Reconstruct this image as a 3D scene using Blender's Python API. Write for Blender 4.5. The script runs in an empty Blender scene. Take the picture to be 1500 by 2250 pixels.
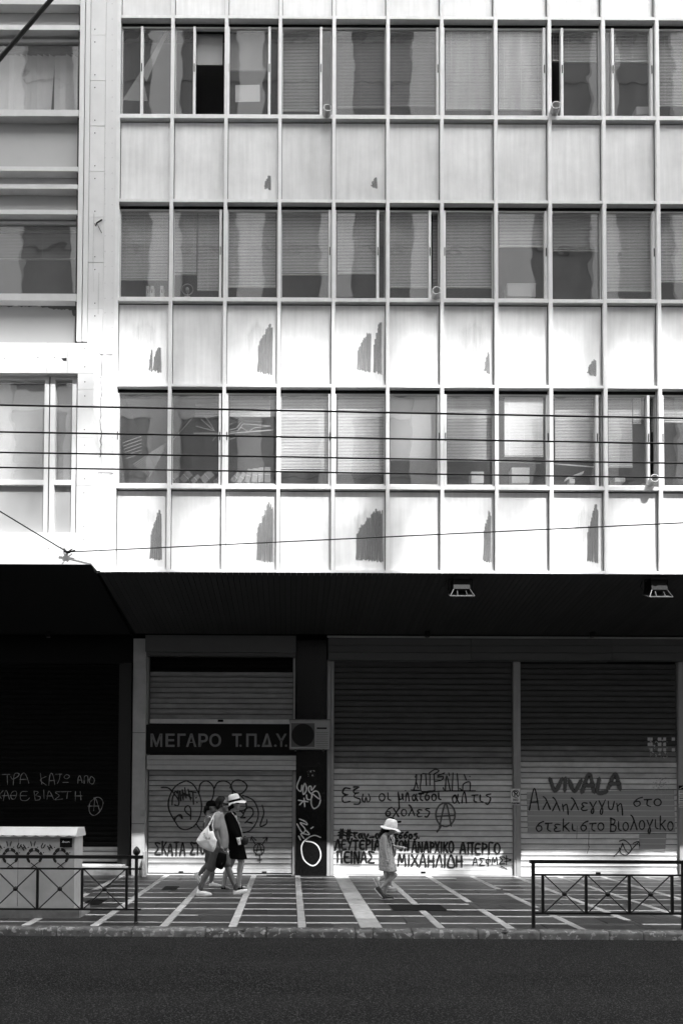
import bpy, bmesh, math, random
from mathutils import Vector, Matrix, noise
R = math.radians
random.seed(11)
sc = bpy.context.scene
COL = sc.collection

# ------------------------------------------------------------------ camera
FPX = 1400.0                       # focal length in pixels of the 1500x2250 photograph
CAM = Vector((0, 0, 1.85))
ROT = Matrix.Rotation(R(90 + 1.3), 3, 'X') @ Matrix.Rotation(R(0.25), 3, 'Z')
_d = ROT.transposed() @ Vector((0, 1, 0))
CX = 637 - FPX * _d.x / -_d.z
CY = 1734 + FPX * _d.y / -_d.z
cd = bpy.data.cameras.new('camera')
cam = bpy.data.objects.new('camera', cd)
COL.objects.link(cam)
cam.matrix_world = Matrix.Translation(CAM) @ ROT.to_4x4()
cd.sensor_fit = 'AUTO'; cd.sensor_width = 36.0
cd.lens = FPX / 2250 * 36
cd.shift_x = (750 - CX) / 2250
cd.shift_y = (CY - 1125) / 2250
cd.clip_start = 0.05; cd.clip_end = 500
sc.camera = cam

# ------------------------------------------------------------------ sky, sun, exposure
SUN_AZ, SUN_EL = R(30), R(56.3)    # from behind the camera, to the right
w = bpy.data.worlds.new('World'); sc.world = w; w.use_nodes = True
nt = w.node_tree
sky = nt.nodes.new('ShaderNodeTexSky'); sky.sky_type = 'NISHITA'; sky.sun_disc = False
sky.sun_elevation = SUN_EL; sky.sun_rotation = math.pi - SUN_AZ
sky.air_density = 1.0; sky.dust_density = 2.0
bw = nt.nodes.new('ShaderNodeRGBToBW')          # black and white picture
nt.links.new(sky.outputs[0], bw.inputs[0])
nt.links.new(bw.outputs[0], nt.nodes['Background'].inputs['Color'])
nt.nodes['Background'].inputs['Strength'].default_value = 0.15
sl = bpy.data.lights.new('sun', 'SUN'); sl.energy = 1.5; sl.angle = R(0.7); sl.color = (1, 1, 1)
so = bpy.data.objects.new('sun', sl); COL.objects.link(so)
SUNV = Vector((math.sin(SUN_AZ) * math.cos(SUN_EL), -math.cos(SUN_AZ) * math.cos(SUN_EL), math.sin(SUN_EL)))
so.rotation_euler = SUNV.to_track_quat('Z', 'Y').to_euler()
so.location = (10, -20, 40)
sc.view_settings.view_transform = 'Standard'; sc.view_settings.look = 'None'
sc.view_settings.gamma = 1.0; sc.view_settings.use_curve_mapping = False
sc.view_settings.exposure = 2.9
sc.cycles.use_denoising = True
sc.cycles.max_bounces = 10; sc.cycles.diffuse_bounces = 4; sc.cycles.transparent_max_bounces = 16

# ------------------------------------------------------------------ measuring: picture point -> point on the plane y = Y
def P(px, py, Y):
    v = ROT @ Vector(((px - CX) / FPX, -(py - CY) / FPX, -1))
    return CAM + v * (Y / v.y)
def G(px, py, z=0.0):
    v = ROT @ Vector(((px - CX) / FPX, -(py - CY) / FPX, -1))
    return CAM + v * ((z - CAM.z) / v.z)

# ------------------------------------------------------------------ objects
def wl(o):
    return o.location.copy()       # children keep world coordinates in .location
def link(o, parent=None):
    COL.objects.link(o)
    if parent is not None:
        o.parent = parent
        o.matrix_parent_inverse = Matrix.Translation(-PW[parent.name])
    PW[o.name] = Vector(o.location)
    return o
PW = {}
def tag(o, label=None, cat=None, group=None, kind=None):
    if label: o['label'] = label
    if cat: o['category'] = cat
    if group: o['group'] = group
    if kind: o['kind'] = kind
    return o
def thing(name, loc, label, cat, group=None):
    o = bpy.data.objects.new(name, None); o.empty_display_size = 0.2
    o.location = loc
    link(o); return tag(o, label, cat, group)

class MB:
    def __init__(s): s.v = []; s.f = []; s.a = []
    def add(s, vs, fs):
        n = len(s.v); s.v += [tuple(x) for x in vs]; s.f += [tuple(i + n for i in f) for f in fs]; return s
    def box(s, x0, x1, y0, y1, z0, z1):
        if x0 > x1: x0, x1 = x1, x0
        if y0 > y1: y0, y1 = y1, y0
        if z0 > z1: z0, z1 = z1, z0
        return s.add([(x0,y0,z0),(x1,y0,z0),(x1,y1,z0),(x0,y1,z0),(x0,y0,z1),(x1,y0,z1),(x1,y1,z1),(x0,y1,z1)],
              [(0,3,2,1),(4,5,6,7),(0,1,5,4),(1,2,6,5),(2,3,7,6),(3,0,4,7)])
    def obox(s, c, ex, ey, ez):        # oriented box: centre and half-axis vectors
        c, ex, ey, ez = map(Vector, (c, ex, ey, ez))
        vs = [c+sx*ex+sy*ey+sz*ez for sz in (-1,1) for sx, sy in ((-1,-1),(1,-1),(1,1),(-1,1))]
        return s.add(vs, [(0,3,2,1),(4,5,6,7),(0,1,5,4),(1,2,6,5),(2,3,7,6),(3,0,4,7)])
    def tube(s, pts, r, n=8, cap=True):
        pts = [Vector(p) for p in pts]; rs = r if isinstance(r, (list, tuple)) else [r]*len(pts)
        base = len(s.v); up = Vector((0.13,0.21,0.97))
        for i, p in enumerate(pts):
            t = (pts[min(i+1,len(pts)-1)] - pts[max(i-1,0)]).normalized()
            u = t.cross(up)
            if u.length < 0.1: u = t.cross(Vector((1,0,0)))
            u.normalize(); w_ = t.cross(u)
            for k in range(n):
                a = 2*math.pi*k/n
                s.v.append(tuple(p + rs[i]*(math.cos(a)*u + math.sin(a)*w_)))
        for i in range(len(pts)-1):
            for k in range(n):
                a, b = base+i*n+k, base+i*n+(k+1)%n
                s.f.append((a, b, b+n, a+n))
        if cap:
            s.f.append(tuple(base+k for k in range(n))[::-1])
            s.f.append(tuple(base+(len(pts)-1)*n+k for k in range(n)))
        return s
    def lathe(s, c, prof, n=16, axis='Z', M=None):   # prof: (radius, height)
        base = len(s.v)
        for r, h in prof:
            for k in range(n):
                a = 2*math.pi*k/n
                v = Vector((r*math.cos(a), r*math.sin(a), h))
                if axis == 'Y': v = Vector((v.x, v.z, v.y))
                if M is not None: v = M @ v
                s.v.append(tuple(Vector(c)+v))
        for i in range(len(prof)-1):
            for k in range(n):
                a, b = base+i*n+k, base+i*n+(k+1)%n
                s.f.append((a, b, b+n, a+n))
        s.f.append(tuple(base+k for k in range(n))[::-1])
        s.f.append(tuple(base+(len(prof)-1)*n+k for k in range(n)))
        return s
    def poly(s, pts, y0, y1):          # extrude an xz outline between two depths
        n = len(pts); b = len(s.v)
        s.v += [(x, y0, z) for x, z in pts] + [(x, y1, z) for x, z in pts]
        s.f.append(tuple(b+i for i in range(n))); s.f.append(tuple(b+n+i for i in range(n))[::-1])
        for i in range(n):
            j = (i+1) % n; s.f.append((b+i, b+n+i, b+n+j, b+j))
        return s
    def mesh(s, name, smooth=False):
        me = bpy.data.meshes.new(name); me.from_pydata(s.v, [], s.f)
        bm = bmesh.new(); bm.from_mesh(me); bmesh.ops.recalc_face_normals(bm, faces=bm.faces); bm.to_mesh(me); bm.free()
        if smooth: me.shade_smooth()
        return me
    def build(s, name, m, parent=None, loc=(0,0,0), smooth=False):
        me = s.mesh(name, smooth); me.materials.append(m)
        o = bpy.data.objects.new(name, me); o.location = loc
        return link(o, parent)
def inst(name, me, parent, loc):
    o = bpy.data.objects.new(name, me); o.location = loc
    return link(o, parent)
def bx(name, m, parent, x0, x1, y0, y1, z0, z1):
    """box with its origin in its own centre"""
    c = Vector(((x0+x1)/2, (y0+y1)/2, (z0+z1)/2)); hx, hy, hz = abs(x1-x0)/2, abs(y1-y0)/2, abs(z1-z0)/2
    return MB().box(-hx,hx,-hy,hy,-hz,hz).build(name, m, parent, c)

# ------------------------------------------------------------------ materials (all grey: the photograph is black and white)
def mat(name, c, rough=0.6, var=0.15, scale=6.0, ovar=0.0, streak=0.0, metallic=0.0, bump=0.0, bscale=60.0,
        spec=0.4, speck=0.0, speckc=0.0, stscale=(14, 14, 0.9), spscale=130.0):
    m = bpy.data.materials.new(name); m.use_nodes = True
    t = m.node_tree; N = t.nodes.new; L = t.links.new
    b = t.nodes['Principled BSDF']
    b.inputs['Roughness'].default_value = rough; b.inputs['Metallic'].default_value = metallic
    b.inputs['Specular IOR Level'].default_value = spec
    tc = N('ShaderNodeTexCoord'); oi = N('ShaderNodeObjectInfo')
    mul = N('ShaderNodeMath'); mul.operation = 'MULTIPLY'; mul.inputs[1].default_value = 57.0
    L(oi.outputs['Random'], mul.inputs[0])
    add = N('ShaderNodeVectorMath'); add.operation = 'ADD'
    L(tc.outputs['Object'], add.inputs[0]); L(mul.outputs[0], add.inputs[1])
    vec = add.outputs[0]
    def math_(op, a, bb):
        n = N('ShaderNodeMath'); n.operation = op
        for i, x in enumerate((a, bb)):
            if isinstance(x, (int, float)): n.inputs[i].default_value = x
            else: L(x, n.inputs[i])
        return n.outputs[0]
    def nz(sc_, det=6.0, v=vec, rgh=0.6):
        n = N('ShaderNodeTexNoise'); n.inputs['Scale'].default_value = sc_; n.inputs['Detail'].default_value = det
        n.inputs['Roughness'].default_value = rgh; L(v, n.inputs['Vector']); return n.outputs['Fac']
    f = math_('ADD', math_('MULTIPLY', math_('SUBTRACT', nz(scale), 0.5), var*4), 1.0)
    if streak:
        mp = N('ShaderNodeMapping'); mp.inputs['Scale'].default_value = stscale; L(vec, mp.inputs['Vector'])
        f = math_('MULTIPLY', f, math_('ADD', math_('MULTIPLY', math_('SUBTRACT', nz(1.0, 5.0, mp.outputs[0]), 0.5), streak*4), 1.0))
    if ovar:
        f = math_('MULTIPLY', f, math_('ADD', math_('MULTIPLY', math_('SUBTRACT', oi.outputs['Random'], 0.5), ovar*2), 1.0))
    val = math_('MULTIPLY', f, c)
    if speck:
        mr = N('ShaderNodeMapRange'); mr.inputs['From Min'].default_value = 1-speck; mr.inputs['From Max'].default_value = 1-speck+0.03
        L(nz(spscale, 2.0), mr.inputs['Value'])
        mx = N('ShaderNodeMix'); mx.data_type = 'FLOAT'; L(mr.outputs[0], mx.inputs[0]); L(val, mx.inputs[2]); mx.inputs[3].default_value = speckc
        val = mx.outputs[0]
    cl = N('ShaderNodeClamp'); L(val, cl.inputs['Value']); cl.inputs['Min'].default_value = 0.003; cl.inputs['Max'].default_value = 0.9
    L(cl.outputs[0], b.inputs['Base Color'])
    if bump:
        bp = N('ShaderNodeBump'); bp.inputs['Strength'].default_value = bump; bp.inputs['Distance'].default_value = 0.01
        L(nz(bscale, 4.0), bp.inputs['Height']); L(bp.outputs[0], b.inputs['Normal'])
    return m
M = {}
M['panel'] = mat('spandrel_enamel', 0.73, 0.26, 0.13, 1.5, ovar=0.10, streak=0.09, bump=0.25, bscale=2.2, spec=0.6)
M['stain'] = None
M['alu'] = mat('anodised_aluminium', 0.73, 0.38, 0.07, 5, ovar=0.06, streak=0.06, spec=0.5)
M['alu2'] = mat('window_sash_aluminium', 0.58, 0.4, 0.08, 5, ovar=0.08, spec=0.5)
M['gasket'] = mat('black_gasket', 0.02, 0.7, 0.1, spec=0.2)
M['blind'] = mat('blind_slat', 0.80, 0.5, 0.05, 3, ovar=0.12)
M['blind_d'] = mat('blind_slat_grey', 0.46, 0.5, 0.05, 3, ovar=0.10)
M['blind_l'] = mat('blind_slat_white', 0.90, 0.5, 0.04, 3, ovar=0.05)
M['shade'] = mat('roller_shade_cloth', 0.42, 0.8, 0.05, 3, ovar=0.1)
M['room'] = mat('office_interior', 0.22, 0.9, 0.1, 2)
M['roomd'] = mat('office_dark', 0.05, 0.9, 0.1, 2)
M['marble'] = mat('white_marble', 0.68, 0.45, 0.09, 1.8, ovar=0.06, bump=0.03)
M['marble_g'] = mat('grey_marble', 0.58, 0.5, 0.12, 2.0, ovar=0.06)
M['cover'] = mat('painted_metal_cover', 0.68, 0.45, 0.04, 3, streak=0.03)
M['lpanel'] = mat('grey_enamel_panel', 0.40, 0.5, 0.05, 1.5, ovar=0.1)
M['lwear'] = mat('bare_panel_wear', 0.13, 0.7, 0.2, 10)
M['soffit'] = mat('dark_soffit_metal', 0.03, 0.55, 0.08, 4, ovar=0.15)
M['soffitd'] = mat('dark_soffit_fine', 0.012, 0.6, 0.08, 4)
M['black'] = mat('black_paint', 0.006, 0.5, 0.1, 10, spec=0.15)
M['iron'] = mat('black_iron_paint', 0.010, 0.4, 0.15, 20, bump=0.1, bscale=40)
M['shutter'] = mat('galvanised_slat', 0.24, 0.5, 0.14, 3, ovar=0.12, streak=0.10, spec=0.4, stscale=(3, 3, 3))
M['shutter_b'] = mat('painted_slat_dark', 0.40, 0.55, 0.12, 3, ovar=0.12, streak=0.10, stscale=(3, 3, 3))
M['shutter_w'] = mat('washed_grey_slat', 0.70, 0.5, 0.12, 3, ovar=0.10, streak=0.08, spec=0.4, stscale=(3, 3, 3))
M['shutter_m'] = mat('washed_mid_shade_slat', 0.24, 0.5, 0.22, 2, ovar=0.10, streak=0.12, spec=0.4, stscale=(2, 2, 2))  # steps above the grey wash, with overhang shade put into the colour
M['shutter_m2'] = mat('washed_deep_shade_slat', 0.15, 0.5, 0.25, 2, ovar=0.10, streak=0.14, stscale=(2, 2, 2))
M['shutter_m3'] = mat('washed_light_shade_slat', 0.5, 0.5, 0.2, 2, ovar=0.10, streak=0.12, stscale=(2, 2, 2))
M['shutter_up'] = mat('overhang_shade_slat', 0.055, 0.55, 0.14, 3, ovar=0.10, streak=0.08, spec=0.4, stscale=(3, 3, 3))  # slats above the wash, darkened to stand in for overhang shade
M['shutter_d'] = mat('black_slat', 0.004, 0.6, 0.12, 3, ovar=0.1, spec=0.12)
M['shutter_l'] = mat('pale_slat', 0.42, 0.5, 0.08, 3, ovar=0.06, streak=0.06)
M['guide'] = mat('shutter_guide_metal', 0.36, 0.45, 0.1, 4, streak=0.08)
M['fascia'] = mat('fascia_metal', 0.10, 0.55, 0.06, 3, ovar=0.08)
M['granite'] = mat('polished_black_granite', 0.006, 0.2, 0.3, 30, spec=0.25)
M['pillar'] = mat('worn_stone_pillar', 0.44, 0.6, 0.15, 4, ovar=0.05, bump=0.05)
M['slab'] = mat('dark_paving_slab', 0.042, 0.42, 0.30, 3.5, ovar=0.38, bump=0.25, bscale=90, speck=0.30, speckc=0.10)
M['strip'] = mat('white_marble_strip', 0.42, 0.55, 0.24, 7.0, ovar=0.24, bump=0.08)
M['bed'] = mat('paving_mortar', 0.06, 0.9, 0.2, 8)
M['kerb'] = mat('marble_kerb', 0.11, 0.6, 0.5, 8.0, ovar=0.3, bump=0.8, bscale=24, speck=0.42, speckc=0.28, spscale=14)
M['road'] = mat('asphalt', 0.0085, 0.8, 0.28, 1.3, streak=0.55, stscale=(0.13, 1.3, 1), bump=1.0, bscale=55, speck=0.43, speckc=0.06, spec=0.12, spscale=70)
M['cab'] = mat('cabinet_paint', 0.46, 0.55, 0.16, 3.5, streak=0.06, stscale=(3, 3, 0.6))
M['cablid'] = mat('cabinet_lid_paint', 0.62, 0.5, 0.12, 4)
M['conc'] = mat('cabinet_plinth_concrete', 0.24, 0.8, 0.25, 7, bump=0.3, bscale=40)
M['white'] = mat('white_paint', 0.75, 0.5, 0.05, 5)
M['cream'] = mat('off_white_box', 0.6, 0.6, 0.06, 5, ovar=0.1)
M['paper'] = mat('folder_paper', 0.30, 0.8, 0.1, 6, ovar=0.2)
M['pipe'] = mat('grey_plastic_pipe', 0.5, 0.5, 0.1, 8)
M['acbody'] = mat('air_conditioner_casing', 0.30, 0.5, 0.08, 6)
M['acgrey'] = mat('air_conditioner_fan_grey', 0.09, 0.5, 0.08, 6)
M['letter'] = mat('sign_letter_metal', 0.17, 0.5, 0.12, 8, ovar=0.08)
M['cable'] = mat('black_cable', 0.006, 0.5, 0.05, 5)
M['rim'] = mat('dull_lamp_rim', 0.045, 0.5, 0.25, 12)
M['steel'] = mat('weathered_steel', 0.38, 0.5, 0.25, 12)
M['opp'] = mat('pale_render', 0.52, 0.8, 0.06, 1.0)
M['oppd'] = mat('opposite_recess', 0.10, 0.6, 0.1, 1.0)

def glassmat(name, tint, boost=1.5, base=0.02, wav=0.0022, dust=0.055):
    m = bpy.data.materials.new(name); m.use_nodes = True
    t = m.node_tree; N = t.nodes.new; L = t.links.new
    t.nodes.remove(t.nodes['Principled BSDF'])
    tr = N('ShaderNodeBsdfTransparent'); tr.inputs[0].default_value = (tint, tint, tint, 1)
    gl = N('ShaderNodeBsdfGlossy'); gl.inputs['Roughness'].default_value = 0.0; gl.inputs['Color'].default_value = (1, 1, 1, 1)
    tc = N('ShaderNodeTexCoord'); nz = N('ShaderNodeTexNoise'); nz.inputs['Scale'].default_value = 2.2; nz.inputs['Detail'].default_value = 1.0
    L(tc.outputs['Object'], nz.inputs['Vector'])
    bp = N('ShaderNodeBump'); bp.inputs['Strength'].default_value = 1.0; bp.inputs['Distance'].default_value = wav
    L(nz.outputs['Fac'], bp.inputs['Height']); L(bp.outputs[0], gl.inputs['Normal'])
    lw = N('ShaderNodeLayerWeight'); lw.inputs['Blend'].default_value = 0.5     # Schlick reflection, the same from both sides
    pw_ = N('ShaderNodeMath'); pw_.operation = 'POWER'; L(lw.outputs['Facing'], pw_.inputs[0]); pw_.inputs[1].default_value = 5.0
    ma = N('ShaderNodeMath'); ma.operation = 'MULTIPLY_ADD'; L(pw_.outputs[0], ma.inputs[0]); ma.inputs[1].default_value = boost; ma.inputs[2].default_value = base; ma.use_clamp = True
    mx = N('ShaderNodeMixShader'); L(ma.outputs[0], mx.inputs[0]); L(tr.outputs[0], mx.inputs[1]); L(gl.outputs[0], mx.inputs[2])
    # a film of street dust on the panes
    df = N('ShaderNodeBsdfDiffuse'); df.inputs['Color'].default_value = (0.5, 0.5, 0.5, 1)
    mp = N('ShaderNodeMapping'); mp.inputs['Scale'].default_value = (5, 5, 0.7); L(tc.outputs['Object'], mp.inputs[0])
    oi = N('ShaderNodeObjectInfo'); ad = N('ShaderNodeVectorMath'); ad.operation = 'ADD'; L(mp.outputs[0], ad.inputs[0])
    ml = N('ShaderNodeMath'); ml.operation = 'MULTIPLY'; L(oi.outputs['Random'], ml.inputs[0]); ml.inputs[1].default_value = 40.0; L(ml.outputs[0], ad.inputs[1])
    n2 = N('ShaderNodeTexNoise'); n2.inputs['Scale'].default_value = 1.0; n2.inputs['Detail'].default_value = 6.0; L(ad.outputs[0], n2.inputs['Vector'])
    mr = N('ShaderNodeMapRange'); L(n2.outputs['Fac'], mr.inputs['Value']); mr.inputs['From Min'].default_value = 0.25; mr.inputs['From Max'].default_value = 0.75
    mr.inputs['To Min'].default_value = dust*0.6; mr.inputs['To Max'].default_value = dust*1.4
    m2 = N('ShaderNodeMixShader'); L(mr.outputs[0], m2.inputs[0]); L(mx.outputs[0], m2.inputs[1]); L(df.outputs[0], m2.inputs[2])
    L(m2.outputs[0], t.nodes['Material Output'].inputs['Surface'])
    return m
M['glass'] = glassmat('window_glass', 0.92, 0.9, 0.11)
M['glass_w'] = glassmat('pale_window_glass', 1.0, 0.9, 0.05, dust=0.2)  # untinted, with a stronger pale film, for the two whitest windows

def paintmat(name, c, lo=0.15, hi=0.6, ragged=0.5, nscale=60.0, rough=0.55, zs=1.0):
    """thin paint film: soft sprayed or ragged edge from the vertex attribute 'a'"""
    m = bpy.data.materials.new(name); m.use_nodes = True
    t = m.node_tree; N = t.nodes.new; L = t.links.new
    b = t.nodes['Principled BSDF']; b.inputs['Base Color'].default_value = (c, c, c, 1); b.inputs['Roughness'].default_value = rough
    at = N('ShaderNodeAttribute'); at.attribute_name = 'a'
    tc = N('ShaderNodeTexCoord'); mp = N('ShaderNodeMapping'); mp.inputs['Scale'].default_value = (1, 1, zs); L(tc.outputs['Object'], mp.inputs[0])
    nz = N('ShaderNodeTexNoise'); nz.inputs['Scale'].default_value = nscale; nz.inputs['Detail'].default_value = 4; L(mp.outputs[0], nz.inputs['Vector'])
    s = N('ShaderNodeMath'); s.operation = 'SUBTRACT'; L(nz.outputs['Fac'], s.inputs[0]); s.inputs[1].default_value = 0.5
    ma = N('ShaderNodeMath'); ma.operation = 'MULTIPLY_ADD'; L(s.outputs[0], ma.inputs[0]); ma.inputs[1].default_value = ragged; L(at.outputs['Fac'], ma.inputs[2])
    mr = N('ShaderNodeMapRange'); mr.interpolation_type = 'SMOOTHSTEP'; mr.inputs['From Min'].default_value = lo; mr.inputs['From Max'].default_value = hi
    L(ma.outputs[0], mr.inputs['Value'])
    tr = N('ShaderNodeBsdfTransparent'); mx = N('ShaderNodeMixShader')
    L(mr.outputs[0], mx.inputs[0]); L(tr.outputs[0], mx.inputs[1]); L(b.outputs[0], mx.inputs[2])
    L(mx.outputs[0], t.nodes['Material Output'].inputs['Surface'])
    return m
M['spray'] = paintmat('black_spray_paint', 0.012)
M['spray_s'] = paintmat('faded_black_spray', 0.10, 0.0, 0.7, 0.5)
M['spray_w'] = paintmat('white_marker_paint', 0.75, 0.15, 0.4, 0.2)
M['chalk'] = paintmat('pale_marker_on_black', 0.42, 0.2, 0.95, 1.1, 18.0)
M['stain'] = paintmat('worn_grey_stain', 0.19, 0.0, 1.2, 0.6, 45.0, zs=0.07)
M['smear'] = paintmat('faint_dirt_smear', 0.5, 0.35, 2.4, 0.9, 30.0, zs=0.06)
M['overpaint'] = paintmat('grey_overpaint', 0.36, 0.02, 0.2, 0.2, 30.0)
M['peel'] = paintmat('peeled_edge', 0.10, 0.12, 0.22, 1.0, 22.0)
M['fleck'] = paintmat('sun_flecks_glue_flakes', 0.45, 1.08, 1.16, 1.5, 26.0)  # flecks of painted sunlight, also used for glue marks
M['sunpatch'] = paintmat('painted_sun_patch', 0.5, 0.1, 0.6, 0.7, 34.0)  # pale film for sun patches painted on the slats
M['stencil'] = paintmat('stencil_black', 0.018, 0.1, 0.25, 0.35, 50.0)

def attr_a(o, vals):
    at = o.data.attributes.new('a', 'FLOAT', 'POINT')
    at.data.foreach_set('value', vals)

def smooth_line(pts, step):
    if len(pts) == 2:
        a, b = Vector(pts[0]), Vector(pts[1]); n = max(2, int((b-a).length/step)+1)
        return [a.lerp(b, i/(n-1)) for i in range(n)]
    out = []; p = [Vector(q) for q in pts]
    closed = (p[0]-p[-1]).length < 1e-6
    for i in range(len(p)-1):
        p0 = p[i-1] if i > 0 else (p[-2] if closed else p[0]); p1, p2 = p[i], p[i+1]
        p3 = p[i+2] if i+2 < len(p) else (p[1] if closed else p[-1])
        n = max(2, int((p2-p1).length/step)+1)
        for k in range(n):
            t = k/n
            out.append(0.5*((2*p1)+(p2-p0)*t+(2*p0-5*p1+4*p2-p3)*t*t+(3*p1-p0-3*p2+p3)*t**3))
    out.append(p[-1]); return out

def strokes_obj(name, m, parent, Y, strokes, width, jit=0.0, sharp=False, step=2.5, label=None):
    """painted strokes given as picture polylines on the wall plane y = Y; every stroke its own film"""
    V, F, A = [], [], []; k = 0
    for st in strokes:
        wd = width
        if isinstance(st, dict): wd = st['w']; st = st['p']
        ln = smooth_line(st, step) if not sharp else [Vector(q) for q in st]
        y = Y - 0.0004*(k % 12); k += 1
        pw = [P(q.x, q.y, y) for q in ln]
        wm = wd*Y/FPX/2
        # round ends
        t0 = (pw[0]-pw[1]).normalized(); t1 = (pw[-1]-pw[-2]).normalized()
        pw = [pw[0]+t0*wm*0.9] + pw + [pw[-1]+t1*wm*0.9]
        b = len(V); n = len(pw)
        for i, p in enumerate(pw):
            t = (pw[min(i+1,n-1)]-pw[max(i-1,0)]); t.y = 0
            if t.length < 1e-9: t = Vector((1,0,0))
            t.normalize(); q = Vector((-t.z, 0, t.x))
            e = 0.35 if i in (0, n-1) else 1.0
            jw = wm*e*(1+jit*(noise.noise(Vector((p.x*9, p.z*9, k)))))
            V += [tuple(p-q*jw), tuple(p), tuple(p+q*jw)]
            A += [0, 0.3 if i in (0, n-1) else 1.0, 0]
        for i in range(n-1):
            for s in (0, 1):
                a = b+i*3+s; F.append((a, a+1, a+4, a+3))
    me = bpy.data.meshes.new(name); me.from_pydata(V, [], F); me.materials.append(m)
    o = bpy.data.objects.new(name, me); link(o, parent); attr_a(o, A)
    if label: o['label'] = label
    return o

def patch_obj(name, m, parent, Y, poly, soft=0.25, n=14):
    """painted or worn patch: outline in picture points, attribute rises from 0 at the edge to 1 inside"""
    c = Vector((sum(p[0] for p in poly)/len(poly), sum(p[1] for p in poly)/len(poly)))
    ring = []
    for i in range(len(poly)):
        a, b_ = Vector(poly[i]), Vector(poly[(i+1) % len(poly)])
        k = max(1, int((b_-a).length/8))
        ring += [a.lerp(b_, j/k) for j in range(k)]
    V = [tuple(P(q.x, q.y, Y)) for q in ring]
    q2 = [q.lerp(c, soft) for q in ring]
    V += [tuple(P(q.x, q.y, Y)) for q in q2] + [tuple(P(c.x, c.y, Y))]
    L_ = len(ring); F = []
    for i in range(L_):
        j = (i+1) % L_; F += [(i, j, L_+j, L_+i), (L_+i, L_+j, 2*L_)]
    me = bpy.data.meshes.new(name); me.from_pydata(V, [], F); me.materials.append(m)
    o = bpy.data.objects.new(name, me); link(o, parent); attr_a(o, [0.0]*L_+[1.0]*(L_+1))
    return o

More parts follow.
